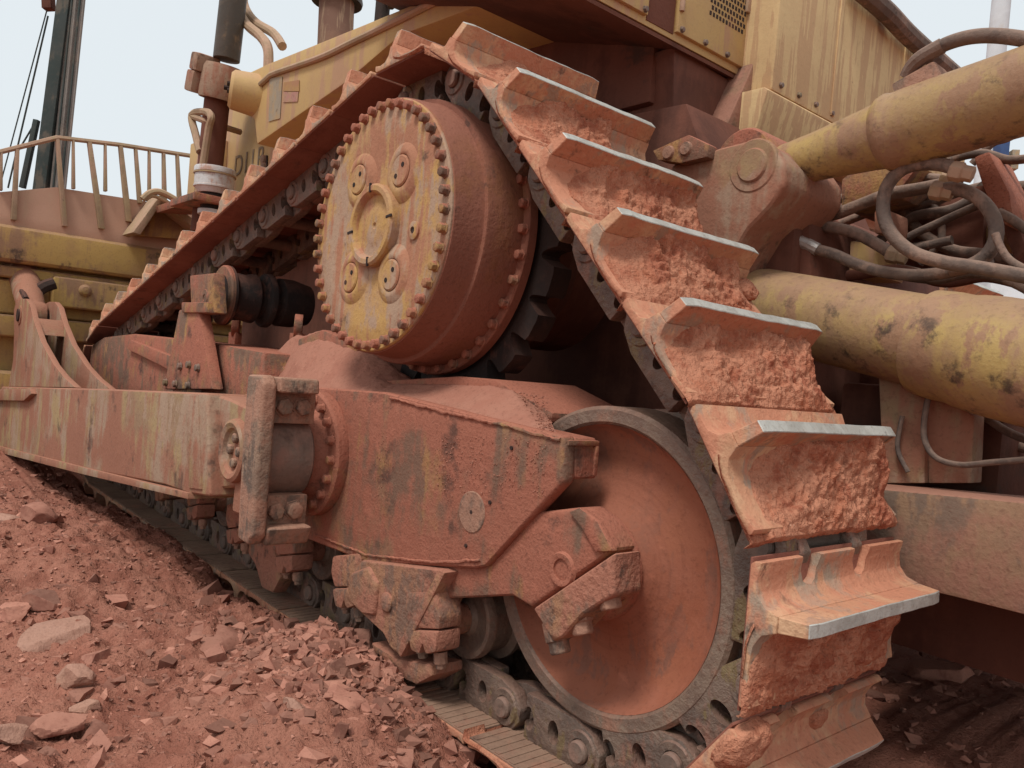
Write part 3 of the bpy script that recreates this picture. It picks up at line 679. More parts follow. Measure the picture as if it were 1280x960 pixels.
mb = MB(); mb.prism([(X0+.02,TZ-.285),(X1-.005,TZ-.289),(X1+.022,TZ-.225),(X0+.02,TZ-.222)], -.291, -.13); mb.build('guard_lip', M_cast, bco, .012, 35, 3)

# lugs on the push arm for the brace
def zoom8(pts): return [(a/4.8, 300+b/4.8) for a, b in pts]
near = zoom8([(50,880),(78,720),(84,560),(82,420),(95,372),(125,352),(155,352),(178,385),(200,480),(245,610),(320,745),(380,820),(450,885)])
lm = PY(near, YA+.02)
mb = MB(); mb.prism(lm, YA+.02, YA+.06); lg = mb.build('brace_lug', M_arm, pa, .008)
mb = MB(); mb.prism(lm, -.15, -.11); mb.build('brace_lug', M_arm, pa, .008)
q0, q1 = AY(48, 398, YA+.06), AY(48, 418, YA+.06)
mb = MB(); mb.prism([(q0[0]-.10,q0[2]),(q0[0]+.03,q0[2]),(q1[0]+.10,q1[2]),(q1[0]-.02,q1[2])], YA+.055, -.145); mb.build('lug_web', M_arm, pa, .006)
hc = AY(25, 394, YA+.02)
for y0 in (YA+.012, -.118):
    mb = MB(); mb.lathe([(.05,0),(.075,0),(.078,.008),(.078,.012),(.05,.012)], (hc[0], y0, hc[2]), (0,1,0), 28, closed=True); mb.build('pin_ring', M_arm, pa, 0)
mb = MB(); mb.cyl((hc[0],YA,hc[2]), (hc[0],-.10,hc[2]), .05, seg=20); mb.build('brace_pin', M_dark, pa, .005)
mb = MB(); mb.tube([(hc[0],-.24,hc[2]-.02), (hc[0]-.25,-.24,hc[2]+.12), (hc[0]-.75,-.24,hc[2]+.42)], (.085,.12), 20); br = mb.build('tilt_brace', M_arm, doz, 0)
mb = MB(); mb.lathe([(0,-.07),(.11,-.07),(.12,-.05),(.12,.05),(.11,.07),(0,.07)], (hc[0]-.02,-.24,hc[2]), (0,1,0), 32); mb.build('brace_eye', M_arm, br, 0)
mb = MB(); mb.tube([AY(-8,318,-.3), AY(12,340,-.3), AY(26,362,-.3), AY(33,374,-.3)], .022, 8); mb.build('hose', M_dark, br, 0)
mb = MB(); mb.tube([AY(-8,306,-.26), AY(14,330,-.26), AY(30,362,-.26)], .012, 8); mb.build('hose', M_hose, br, 0)

# --- blade seen from behind
XB = -6.25
CY = 1.65                                         # middle of the machine
blade = MB()
blade.prism([(-6.55,.05),(-6.45,.6),(-6.42,1.2),(-6.45,1.9),(-6.52,2.15),(-6.56,2.15),(-6.49,1.9),(-6.46,1.2),(-6.49,.6),(-6.60,.05)], -1.3, 4.6)
bl = blade.build('blade', M_blade, doz, .004)
def zB(px, py): return AX(px, py, XB)[2]
def rib(z0, z1, x0, y0=-1.3, y1=4.6, name='rib', b=.03):
    mb = MB(); mb.box(((x0-6.42)/2, (y0+y1)/2, (z0+z1)/2), (x0+6.42, y1-y0, z1-z0)); return mb.build(name, M_blade, bl, b, 35, 3)
rib(zB(0,326), zB(0,279), XB+.04, b=.06)
rib(zB(0,345), zB(0,330), XB-.04)
rib(zB(70,382)-.01, zB(70,345), XB+.03, AX(66,345,XB)[1])
rib(zB(0,420), zB(0,392), XB-.03); rib(.35, .75, XB, b=.05); rib(zB(0,391), zB(0,347), XB-.10)
c = AX(106, 363, XB+.03); mb = MB(); mb.lathe([(.05,0),(.05,.02),(.03,.04),(0,.045)], c, (1,0,0), 16); mb.build('boss', M_blade, bl, 0)
# spill plate and rock rack
tp = [(-1.3, 2.05)]+PX([(0,240),(70,234),(172,250),(240,262)], XB-.02)
tp += [(2*CY-a, b) for a, b in tp[::-1]]
bt = [(4.6, zB(0,281)), (-1.3, zB(0,281))]
mb = MB(); mb.prism(tp+bt, XB-.06, XB-.02, 'x'); mb.build('spill_plate', M_spill, bl, .004)
rail = [(-1.3, 2.1)]+PX([(0,190),(72,172),(150,181),(240,195)], XB)
rail += [(2*CY-a, b) for a, b in rail[::-1]]
mb = MB()
mb.tube([(XB, a, b) for a, b in rail], .022, 6, 1); mb.build('rack_rail', M_rack, bl, 0)
me_cache = {}
for (ax_, ay_, bx_, by_, wd) in [(2,190,1,238,.035),(22,186,17,275,.06),(72,173,81,283,.06),(92,175,92,236,.035),(112,177,127,286,.07),(132,180,132,239,.035),(151,182,161,277,.07),(170,186,175,254,.05),(187,188,187,250,.035),(205,191,206,255,.05),(222,193,225,258,.05)]:
    p = AX(ax_, ay_, XB+.01); q = AX(bx_, by_, XB+.01); mb = MB(); wd *= .66
    mb.add([(XB-.03,p[1]-wd/2*.7,p[2]),(XB-.03,p[1]+wd/2*.7,p[2]),(XB+.02,p[1]+wd/2*.7,p[2]),(XB+.02,p[1]-wd/2*.7,p[2]),
            (XB-.03,q[1]-wd/2,q[2]),(XB-.03,q[1]+wd/2,q[2]),(XB+.03,q[1]+wd/2,q[2]),(XB+.03,q[1]-wd/2,q[2])],
           [(0,1,2,3),(7,6,5,4),(0,4,5,1),(1,5,6,2),(2,6,7,3),(3,7,4,0)]); mb.build('rack_bar', M_rack, bl, .004)
for k in range(12):
    y = 1.25+k*.17; mb = MB(); mb.box((XB, y, 2.55), (.05, .045, .6)); mb.build('rack_bar', M_rack, bl, .004)
# roof-shaped gusset carrying the lift cylinder
gp = PX([(156,293),(190,247),(237,282),(234,290),(191,257),(165,296)], XB+.1)
mb = MB(); mb.prism(gp, XB+.0, XB+.35, 'x'); gu = mb.build('gusset', M_rack, bl, .006)
mb = MB(); mb.prism(PX([(163,294),(191,256),(234,288),(234,300)], XB+.08), XB, XB+.12, 'x'); mb.build('gusset_web', M_blade, gu, .006)
mb = MB(); mb.tube([AX(178,249,XB+.4), AX(188,241,XB+.4), AX(203,241,XB+.4), AX(232,257,XB+.4)], .028, 8); mb.build('guard_pipe', M_rack, gu, 0)
mb = MB(); mb.tube([AX(182,250,XB+.4), AX(192,245,XB+.4), AX(212,254,XB+.4)], .016, 8); mb.build('guard_pipe', M_rack, gu, 0)
mb = MB(); a = AX(228,259,XB+.6); mb.box((a[0],a[1]+.02,a[2]), (.5,.32,.06), Matrix.Rotation(math.radians(8),3,'X')); mb.build('bracket_plate', M_frame, gu, .008)
mb = MB(); mb.tube([AX(34,382,XB+.12), AX(42,369,XB+.12), AX(54,359,XB+.12), AX(68,354,XB+.12)], .05, 8); mb.build('hose', M_dark, bl, 0)

# --- lift cylinder with its yoke
YL = .5
l0, l1, l2, l3 = AY(296,-40,YL), AY(283,75,YL), AY(272,120,YL), AY(262,215,YL)
mb = MB(); mb.cyl(l1, l0+(l0-l1)*1.5, .088, seg=28); lc = mb.build('lift_cylinder', M_rod, doz, .004)
mb = MB(); mb.cyl(l3+(l3-l2)*.8, l2, .085, seg=28); mb.build('lower_barrel', M_maroon, lc, .004)
ym = AY(276,103,YL)
mb = MB(); mb.lathe([(.10,-.12),(.13,-.12),(.135,-.10),(.135,.08),(.12,.11),(.10,.11)], ym, l0-l2, 32, closed=True); mb.build('yoke', M_arm, lc, 0)
for px, py, s in ((256,80,.10),(250,104,.12)):
    q = AY(px, py, YL-.1); mb = MB(); mb.box(q, (.16,.16,s*1.2), Matrix.Rotation(.3,3,'Y')); mb.build('yoke_lug', M_arm, lc, .02)
# bolts on trunnion boss
b0 = AY(287,111,.42)
mb = MB(); mb.lathe([(0,0),(.105,.0),(.125,.02),(.14,.2),(.15,.45),(0,.45)], b0, (.35,1,-.06), 40); mb.build('trunnion_boss', M_yel, lc, 0)
for px, py in ((283,104),(283,113),(279,109)):
    q = AY(px+1, py, .40); mb = MB(); mb.cyl(q, q+np.array([.02,.05,0]), .016, seg=8); mb.build('bolt', M_dark, lc, 0)
mb = MB(); mb.tube([AY(296,-20,.6), AY(297,8,.6), AY(308,30,.6), AY(326,46,.6), AY(335,62,.6), AY(335,92,.6)], .033, 10); mb.build('hydraulic_line', M_rack, lc, 0)
mb = MB(); mb.tube([AY(304,-20,.66), AY(306,8,.66), AY(320,28,.66), AY(342,42,.66), AY(353,58,.66)], .03, 10); mb.build('hydraulic_line', M_rack, lc, 0)

# --- hull, nose and hood
hull = MB(); hull.prism([(-4.75,.75),(-4.75,1.7),(-3.5,2.3),(-.55,2.2),(-.4,1.9),(-.35,1.0),(-.5,.6),(-3.8,.55)], 1.0, 2.3); hu = hull.build('hull', M_maroon, doz, .01)
nose = MB(); nose.prism(PY([(268,128),(345,95),(470,60),(470,150),(340,310),(262,330)], .74), .74, 2.56); no = nose.build('radiator_guard', M_yel, doz, .03)
hp_ = PY([(285,108),(300,96),(336,79),(420,45),(500,12),(560,-12),(640,-30),(640,-8),(500,44),(430,104),(321,180),(318,150),(300,128)], .56)
mb = MB(); mb.prism(hp_, .56, 1.2); ho = mb.build('hood_panel', M_yel, no, .012)
mb = MB(); mb.tube([AY(318,113,.55), AY(335,97,.55), AY(345,91,.55), AY(400,72,.55), AY(440,53,.55), AY(500,24,.55), AY(560,-6,.55)], .018, 8); mb.build('hood_pipe', M_rack, no, 0)
mb = MB(); mb.prism([(-4.5,2.75),(-2.5,2.74),(-2.5,2.2),(-4.5,2.1)], 1.0, 2.3); mb.build('engine_hood', M_yel, no, .03)
mb = MB(); mb.box((-1.62, 1.66, 2.72), (1.75, 1.30, .95)); mb.build('cab_base', M_maroon, no, .02)
mb = MB(); mb.prism(PY([(337,98),(353,96),(350,148),(336,152)], .556), .5545, .557); mb.build('primer_patch', M_strip, no, 0)
mb = MB(); mb.prism(PY([(355,103),(374,100),(374,114),(354,114)], .556), .5545, .557); mb.build('sticker', mat('faded_orange_sticker', (.58,.33,.13), (.55,.28,.15), (.55,.36,.2), .3, .2, bump=.05, scale=10), no, 0)
mb = MB(); mb.prism(PY([(354,115),(373,115),(372,127),(354,128)], .556), .5545, .557); mb.build('sticker', M_pink, no, 0)
# lettering on the nose
p0 = AY(291, 221, .735); p1 = AY(331, 220, .735); hz = float(AY(291,196,.735)[2]-p0[2])/.7; xl = 0.0; LM = []
for ch, adv in (('D', .74), ('1', .50), ('1', .56), ('R', .72)):
    cu = bpy.data.curves.new('letter', 'FONT'); cu.body = ch; cu.size = 1.0; cu.extrude = .006
    to = bpy.data.objects.new('letter', cu); COL.objects.link(to); bpy.context.view_layer.update()
    lme = bpy.data.meshes.new_from_object(to.evaluated_get(bpy.context.evaluated_depsgraph_get())); bpy.data.objects.remove(to)
    lme.materials.clear(); lme.materials.append(M_decal); LM.append((lme, xl)); xl += adv
sx = float(p1[0]-p0[0])/xl
for lme, x_ in LM:
    link('letter', lme, no, Matrix.Translation((p0[0]+x_*sx, .7365, p0[2])) @ Matrix.Rotation(math.pi/2, 4, 'X') @ Matrix.Diagonal((sx, hz, .3, 1)))
# perforated sheet behind the letters
mb = MB(); mb.prism(PY([(326,196),(334,194),(334,214),(326,216)], .733), .731, .739); mb.build('lamp_recess', M_dark, no, 0)
for py in (200, 209):
    q = AY(330, py, .731); mb = MB(); mb.lathe([(.0,-.02),(.03,-.015),(.035,0),(0,0)], q, (0,1,0), 16); mb.build('bolt', M_cast, no, 0)
# guard bars in front of the pail bracket
mb = MB(); mb.tube([AY(248,240,.42), AY(254,205,.42), AY(261,160,.42), AY(264,147,.42), AY(258,140,.42), AY(240,144,.42), AY(245,170,.42), AY(250,190,.42)], .026, 8); mb.build('guard_pipe', M_rack, no, 0)
mb = MB(); mb.tube([AY(240,145,.42), AY(262,153,.45), AY(300,165,.70)], .022, 8); mb.build('guard_pipe', M_rack, no, 0)
mb = MB(); mb.prism(PY([(238,180),(262,170),(258,262),(232,262)], .6), .6, .74); mb.build('lamp_bracket', M_yel, no, .01)
q = AY(262,256,.5); mb = MB(); mb.box((q[0], q[1]+.02, q[2]), (.5,.42,.05)); mb.build('bracket_plate', M_frame, no, .008)
# exhaust
e0, e1 = AY(421, 52, 1.25), AY(421, 4, 1.25)
mb = MB(); mb.cyl(e0-np.array([0,0,.25]), e1, .128, seg=32); ex = mb.build('exhaust_stack', mat('heat_browned_stack', (.28,.15,.11), (.34,.19,.13), (.45,.3,.2), .35, .4, streak=2.5, bump=.1, scale=3), doz, 0)
mb = MB(); mb.lathe([(.185,-.02),(.19,.0),(.175,.06),(.12,.11),(0,.13),(0,.10),(.11,.08),(.165,.03)], e1+np.array([0,0,.02]), (0,0,1), 40, closed=True); mb.build('rain_cap', M_rod, ex, 0, 50)
mb = MB(); q = AY(478, 14, 1.3); mb.cyl(q-np.array([0,0,1.0]), q+np.array([0,0,.3]), .05, seg=16); mb.tube([q+np.array([-.05,0,.02]), q+np.array([.05,.0,.07]), q+np.array([.12,0,.0])], .03, 8); mb.build('breather', M_dark, ex, .004)

# --- fender, its support and the rear tank
ZF = 2.45; XF = -.62
mb = MB(); mb.prism([(XF,ZF),(XF,ZF+.85),(-2.1,ZF+.85),(-2.1,ZF+.43)], .34, 1.46); fe = mb.build('fender', M_yel, doz, .008)
mb = MB(); mb.prism([(XF-.006,ZF-.002),(-2.1,ZF+.426),(-2.1,ZF+.41),(XF-.006,ZF-.018)], .341, 1.455); mb.build('belly_shade_sheet', M_maroon, fe, 0)  # thin dark sheet: the shade under the fender is in its colour
for a, b in ((.35, .80), (.975, 1.45)):                             # two doors on the rear face
    mb = MB(); mb.box((XF+.008, (a+b)/2, ZF+.40), (.02, b-a, .74)); mb.build('door_panel', M_yel, fe, .006)
mb = MB(); mb.box((XF-.002, .888, ZF+.38), (.012, .16, .72)); mb.build('gap_panel', M_maroon, fe, .002)
gr0 = PX([(886,2),(936,32),(932,67),(885,40)], XF+.02)
ya, yb = min(q[0] for q in gr0)+.02, max(q[0] for q in gr0)-.02; za = ZF+.17; zb = ZF+.40
for i in range(11):
    for j in range(9):
        y = ya+(yb-ya)*(i+.5*(j % 2))/11; z = za+(zb-za)*j/9
        mb = MB() if (i == 0 and j == 0) else mb
        mb.box((XF+.0185, y, z), (.003, .012, .016))
mb.build('vent_holes', M_dark, fe, 0)
sp = [(1.02, ZF+.0), (1.44, ZF-.021), (1.43, ZF-.20), (1.20, ZF-.42), (1.06, ZF-.25)]
mb = MB(); mb.prism(sp, -1.5, XF-.03, 'x', [(1.02, ZF+.0), (1.44, ZF-.021), (1.43, ZF-.22), (1.19, ZF-.44), (1.05, ZF-.24)]); mb.build('fender_support', M_maroon, fe, .008)
mb = MB(); mb.prism(PX([(936,95),(964,20),(975,-40),(985,-40),(968,110),(940,170),(925,190),(900,175)], -.55), -.75, -.55, 'x'); mb.build('corner_post', M_beam, fe, .01)
for y_, z_ in ((.985, ZF+.14), (.985, ZF+.62)):
    mb = MB(); mb.cyl((XF+.022, y_, z_-.03), (XF+.022, y_, z_+.03), .011, seg=12); mb.build('hinge', M_rack, fe, .002)
mb = MB(); mb.box((XF+.024, 1.41, ZF+.30), (.016, .03, .09)); mb.build('latch', M_rack, fe, .004)
for y_ in (.37, .50, .64, .78, 1.0, 1.15, 1.30, 1.43):
    link('bolt', me_sb, fe, Matrix.Translation((XF+.018, y_, ZF+.045)) @ Matrix.Rotation(math.pi/2, 4, 'Y') @ Matrix.Scale(.6, 4))
XT = -.45
tb = AX(965,112,XT); tt_ = AX(1085,0,XT)
mb = MB(); mb.prism([(XT,tb[2]),(XT+.0,tt_[2]),(XT-.10,tt_[2]+.06),(-1.6,tt_[2]+.06),(-1.6,tb[2])], tb[1], 3.4); tk = mb.build('fuel_tank', M_tank, doz, .012)
mb = MB(); mb.prism([(XT-.0,tb[2]-.004),(XT+.02,tb[2]-.02),(XT-.02,tb[2]-.19),(XT-.3,tb[2]-.24),(-1.3,tb[2]-.2),(-1.3,tb[2]-.004)], tb[1]-.06, 3.3); mb.build('tank_skirt', M_tank, tk, .02)
for y_ in (1.9, 2.55):
    mb = MB(); mb.box((XT+.003, y_, (tb[2]+tt_[2])/2), (.008, .03, tt_[2]-tb[2]-.05)); mb.build('weld_seam', M_tank, tk, .003)
for k in range(9):
    link('bolt', me_sb, tk, Matrix.Translation((XT+.001, tb[1]+.06+k*.14, tb[2]+.035)) @ Matrix.Rotation(math.pi/2, 4, 'Y') @ Matrix.Scale(.6, 4))
mb = MB(); mb.tube([AX(1075,-14,XT+.06), AX(1110,17,XT+.06), AX(1140,48,XT+.06), AX(1200,100,XT+.06)], .045, 10); mb.build('hose', M_hose, tk, 0)
mb = MB(); mb.tube([AX(1102,-6,XT+.03), AX(1106,10,XT+.03), AX(1112,14,XT+.03)], .025, 8); mb.build('hook', M_blade, tk, 0)

# --- ripper: bracket, cylinders, beam
mb = MB(); mb.prism(PY([(838,206),(900,184),(940,174),(966,182),(981,205),(980,232),(962,258),(935,286),(915,320),(905,345),(830,345)], .84), .84, 1.22); rb = mb.build('ripper_bracket', M_arm, doz, .02, 35, 3)
c = AY(941, 207, .84)
mb = MB(); mb.lathe([(0,-.012),(.052,-.012),(.056,-.008),(.058,-.004),(.085,-.004),(.09,0),(.09,.02),(0,.02)], c, (0,1,0), 36); mb.build('pin', M_arm, rb, 0, 35)
mb = MB(); mb.prism(PY([(815,188),(860,168),(885,180),(884,196),(850,204),(822,200)], .80), .80, .86); kp = mb.build('keeper_plate', M_frame, rb, .008)
for px, py in ((836,191),(858,186)):
    q = AY(px, py, .80); mb = MB(); mb.lathe([(0,-.012),(.022,-.01),(.026,0),(0,0)], q, (0,1,0), 14); mb.build('bolt', M_cast, rb, 0)
mb = MB(); mb.prism(PY([(895,345),(905,300),(925,268),(960,252),(985,262),(975,420),(900,430)], 1.0), 1.05, 1.3); mb.build('bracket_web', M_maroon, rb, .02)
def strut(name, pts, prof, m_, seg=40):
    a, b = Vector(pts[0]), Vector(pts[1]); L = (b-a).length
    mb = MB(); mb.lathe([(r, t*L) for r, t in prof], a, b-a, seg); return mb.build(name, m_, doz, 0, 30)
u0 = AY(962, 214, 1.02); u1 = AY(1285, 113, 1.00); u2 = Vector(u1)+(Vector(u1)-Vector(u0))*.9
uc = strut('tilt_cylinder', (u0, u2), [(0,0),(.066,0),(.07,.02),(.074,.05),(.080,.12),(.097,.235),(.103,.262),(.116,.272),(.121,.285),(.116,.298),(.118,.32),(.120,1),(0,1)], M_cyl)
mb = MB(); mb.lathe([(0,-.09),(.11,-.09),(.118,-.08),(.118,.08),(.11,.09),(0,.09)], AY(945,209,1.02), (0,1,0), 36); mb.build('rod_eye', M_frame, uc, 0)
ud = (Vector(u1)-Vector(u0)).normalized()
q = Vector(AY(1143, 112, 1.0)); mb = MB(); mb.box(q+Vector((.03,0,-.02)), (.13,.10,.12), Matrix.Rotation(-.35,3,'Y')); mb.build('port_block', M_cast, uc, .012)
v0 = AY(925, 378, 1.06); v1 = AY(1290, 456, .94); v2 = Vector(v1)+(Vector(v1)-Vector(v0))*.8
vc = strut('lift_cylinder', (v0, v2), [(0,0),(.10,0),(.118,.012),(.128,.03),(.136,.06),(.136,.395),(.154,.40),(.157,.43),(.155,.455),(.160,.47),(.164,.50),(.164,1),(0,1)], M_cyl)
# ripper beam
mb = MB(); mb.prism(PY([(1060,607),(1122,613),(1280,628),(1480,646),(1480,840),(1280,769),(1190,746),(1060,716)], .76), .76, 1.02); be = mb.build('ripper_beam', M_beam, doz, .012)
mb = MB(); mb.prism(PY([(1098,470),(1156,480),(1156,604),(1104,604)], .98), .98, 1.06); mb.build('plate', M_arm, be, .006)
mb = MB(); mb.prism(PY([(1158,482),(1218,520),(1214,604),(1160,604)], 1.0), 1.0, 1.08); mb.build('plate', M_arm, be, .006)
mb = MB(); mb.box((.35, 1.9, 1.0), (.5, 1.5, .35)); mb.build('cross_beam', M_maroon, be, .02)
mb = MB(); mb.box((.55, 2.0, .62), (.55, 1.8, .50)); mb.build('shade_beam', M_maroon, be, .03)  # added dark box that blocks light from the ground under the machine
# carriage that the ripper beam and cylinders end on (right of the picture)
for y0, y1 in ((.78, 1.12), (2.18, 2.52)):
    mb = MB(); mb.prism([(1.05,.52),(1.70,.50),(1.76,2.0),(1.66,2.32),(1.34,2.32),(1.26,1.9),(1.28,1.1)], y0, y1); mb.build('carriage_plate', M_beam, be, .02)
mb = MB(); mb.box((1.45, 1.65, .82), (.42, 1.06, .5)); mb.build('carriage_beam', M_beam, be, .03)
# rear case, valve blocks
mb = MB(); mb.prism([(-.34,.7),(-.02,.75),(.02,1.3),(-.05,1.75),(-.34,1.9)], 1.1, 2.2); rc = mb.build('rear_case', M_maroon, doz, .02)
for pts, y0, y1, m_ in (([(1062,300),(1100,306),(1098,345),(1060,345)],1.3,1.5,M_yel), ([(1010,305),(1055,308),(1055,345),(1010,345)],1.35,1.5,M_rack),
                        ([(1092,262),(1112,262),(1112,292),(1092,292)],1.25,1.4,M_arm), ([(1112,240),(1232,236),(1228,335),(1112,335)],1.55,1.9,M_maroon)):  # last is a dark box: shade of the hole there put into colour
    mb = MB(); mb.prism(PY(pts, y0), y0, y1); mb.build('valve_and_shade_box', m_, rc, .012)
mb = MB(); mb.prism(PY([(1216,196),(1236,188),(1262,240),(1268,275),(1256,282),(1240,262),(1226,228)], 1.2), 1.2, 1.4); mb.build('rusty_bracket', M_frame, rc, .012)
mb = MB(); mb.prism(PY([(1180,222),(1215,215),(1245,250),(1262,300),(1246,318),(1222,250)], 1.15), 1.3, 1.45); mb.build('rusty_bracket', M_maroon, rc, .012)
mb = MB(); mb.prism(PY([(1050,222),(1100,200),(1150,205),(1120,245),(1050,262)], 1.3), 1.3, 1.6); mb.build('casting', M_frame, rc, .02)
mb = MB(); mb.cyl(AY(1240,300,1.7), AY(1330,270,1.4), .075, seg=20); mb.build('far_cylinder', M_cyl, rc, 0)
def hose(pts, y, r, m_=M_hose, name='hydraulic_hose', sub=7):
    P = []
    for i, q in enumerate(pts): P.append(AY(q[0], q[1], q[2] if len(q) > 2 else y))
    mb = MB(); mb.tube(P, r, 12, sub); return mb.build(name, m_, doz, 0, 60)
hose([(1200,214),(1178,206),(1150,205),(1126,213),(1108,235),(1104,265),(1114,292),(1140,315),(1180,328),(1225,335),(1300,349)], 1.02, .0205)
hose([(1172,238),(1195,236),(1222,247),(1241,270),(1245,296),(1234,318),(1212,332),(1188,338)], 1.10, .0205)
h2 = hose([(1012,310),(1040,317),(1070,330),(1105,340),(1145,344),(1180,341),(1212,334),(1240,326)], 1.12, .0195)
mb = MB(); mb.tube([AY(986,336,1.1), AY(986,309,1.1), AY(994,301,1.1), AY(1008,305,1.11), AY(1022,312,1.12)], .022, 10); mb.build('fitting', M_silver, h2, 0)
hose([(962,290),(985,285),(1025,283),(1062,289),(1092,303),(1122,322)], 1.2, .020)
hose([(965,262),(1000,271),(1035,270),(1070,258),(1110,243),(1150,236),(1190,228)], 1.25, .021)
hose([(1010,262),(1045,262),(1082,240),(1105,205)], 1.35, .012)
hose([(1000,278),(1050,268),(1090,250),(1120,232)], 1.3, .008)
h6 = hose([(1163,66),(1185,54),(1215,46),(1250,45),(1300,52)], .96, .0205)
mb = MB(); mb.tube([AY(1134,96,.98), AY(1140,84,.97), AY(1152,72,.96), AY(1178,57,.96)], .023, 10); mb.build('fitting', M_grey, h6, 0)
h8 = hose([(1163,486,.96),(1156,520,.95),(1156,550,.94),(1170,572,.93),(1200,581,.92),(1240,578,.9),(1300,573,.88)], .95, .0085)
hose([(1195,495),(1230,520),(1260,540),(1300,556)], 1.1, .012)
hose([(1244,292),(1252,312),(1266,328),(1300,345)], 1.05, .011)
hose([(1215,205),(1240,180),(1262,172),(1300,150)], 1.4, .012)
hose([(1248,265),(1268,276),(1300,300)], 1.2, .014)
hose([(1060,345),(1120,338),(1180,352),(1230,345),(1270,352)], 1.3, .02, M_maroon)

for pts, y, r in (([(990,258),(1030,256),(1080,236),(1130,222),(1180,224)],1.4,.016), ([(975,300),(1030,296),(1075,306),(1110,330),(1150,342)],1.45,.018),
                  ([(1100,330),(1130,300),(1170,280),(1210,262),(1240,250)],1.4,.014), ([(1050,280),(1100,262),(1150,258),(1200,240),(1260,226)],1.5,.016),
                  ([(1120,344),(1170,350),(1215,342),(1262,352),(1300,372)],1.2,.014), ([(1225,232),(1250,250),(1262,282),(1285,305)],1.35,.018),
                  ([(1180,206),(1200,196),(1230,192),(1262,200),(1300,196)],1.3,.014), ([(960,330),(975,318),(1000,330),(1035,338)],1.3,.014),
                  ([(1100,300),(1140,272),(1190,262),(1236,240),(1290,232)],1.48,.019), ([(990,292),(1040,310),(1090,318),(1140,310),(1190,300)],1.42,.016),
                  ([(1120,250),(1150,290),(1190,312),(1230,318),(1290,330)],1.5,.020), ([(1140,225),(1170,262),(1176,300),(1150,330)],1.5,.013), ([(1214,535),(1240,552),(1265,556),(1300,566)],1.3,.016), ([(1128,520),(1122,560),(1135,590)],.96,.007)):
    hose(pts, y, r)
for px, py, y in ((1122,320,1.2),(1203,216,1.02),(1190,226,1.25),(1178,240,1.1),(1240,250,1.36)):
    q = AY(px, py, y); mb = MB(); mb.lathe([(.024,-.035),(.030,-.03),(.030,.0),(.024,.004),(.024,.03),(0,.03)], q, (1,.2,-.3), 6); mb.build('hose_nut', M_rack, rc, .003)
for px, py, rr in ((1130,385,.0),):
    pass
mb = MB(); mb.prism([(-.30,1.2),(.30,1.16),(.34,1.36),(-.30,1.5)], 1.45, 2.4); mb.build('link_frame', M_maroon, rc, .03)

# --- right-hand track, seen only in the gaps below the ripper
OFF = 2*(CY-YC)
for k in range(NS):
    M = Matrix.Translation((0, OFF, 0)) @ frames[k][0]
    o = link('track_shoe', me_shoe, doz, M); link('grouser', me_gr, o)
mb = MB(); mb.prism([(-.1,.45),(.0,.95),(-1.0,1.05),(-4.8,1.05),(-4.8,.4),(-1,.38)], OFF+.02, OFF+.62); mb.build('roller_frame', M_frame, doz, .015)
mb = MB(); mb.lathe([(0,.10),(.12,.10),(.2,.2),(.38,.15),(.426,.14),(.426,.51),(0,.51)], (0,OFF,.616), (0,1,0), 48); mb.build('idler_wheel', M_idler, doz, 0)

# --- crumbs of dried mud lying on the frame and shoes
HULL = []
for k in range(10):
    r_ = np.random.RandomState(100+k); bm = bmesh.new(); q_ = np.array([(x_, y_, z_) for x_ in (-.7, .7) for y_ in (-.7, .7) for z_ in (-.7, .7)])+r_.normal(0, .24, (8, 3)); q_ = q_[r_.permutation(8)[:6+k % 3]]
    for c_ in q_: bm.verts.new(c_)
    bmesh.ops.convex_hull(bm, input=bm.verts); bmesh.ops.triangulate(bm, faces=bm.faces); bm.verts.index_update()
    use = [v for v in bm.verts if v.link_faces]; idx = {v: n_ for n_, v in enumerate(use)}
    HULL.append((np.array([v.co[:] for v in use]), np.array([[idx[v] for v in f.verts] for f in bm.faces]))); bm.free()
def stones(name, P, R, mat_, seed=1, parent=None, flat=.65):
    rs = np.random.RandomState(seed); P = np.asarray(P); R = np.asarray(R); AV = []; AF = []; off = 0
    which = rs.randint(0, len(HULL), len(P))
    for h_, (bv, bf) in enumerate(HULL):
        m_ = which == h_; n = int(m_.sum()); nv = len(bv)
        if not n: continue
        V = np.repeat(bv[None], n, 0)*np.stack([rs.uniform(.8, 1.45, n), rs.uniform(.7, 1.1, n), rs.uniform(.4, .9, n)*flat/.65], -1)[:, None]
        a = rs.uniform(0, 6.28, n); b = rs.normal(0, .5, n)
        ca, sa, cb, sb = np.cos(a), np.sin(a), np.cos(b), np.sin(b)
        y, z = V[..., 1].copy(), V[..., 2].copy(); V[..., 1] = y*cb[:, None]-z*sb[:, None]; V[..., 2] = y*sb[:, None]+z*cb[:, None]
        x, y = V[..., 0].copy(), V[..., 1].copy(); V[..., 0] = x*ca[:, None]-y*sa[:, None]; V[..., 1] = x*sa[:, None]+y*ca[:, None]
        V = V*(R[m_]*.72)[:, None, None]+P[m_][:, None]
        AV.append(V.reshape(-1, 3)); AF.append((bf[None]+(np.arange(n)*nv)[:, None, None]).reshape(-1, 3)+off); off += n*nv
    V = np.concatenate(AV).astype(np.float32); Fc = np.concatenate(AF).astype(np.int32)
    me = bpy.data.meshes.new(name)
    me.vertices.add(len(V)); me.vertices.foreach_set('co', V.ravel())
    me.loops.add(Fc.size); me.loops.foreach_set('vertex_index', Fc.ravel())
    me.polygons.add(len(Fc)); me.polygons.foreach_set('loop_start', np.arange(0, Fc.size, 3, dtype=np.int32))
    me.polygons.foreach_set('use_smooth', np.zeros(len(Fc), bool)); me.update(calc_edges=True); me.materials.append(mat_)
    return link(name, me, parent, kind='stuff')
rs = np.random.RandomState(11)
P = []; R_ = []
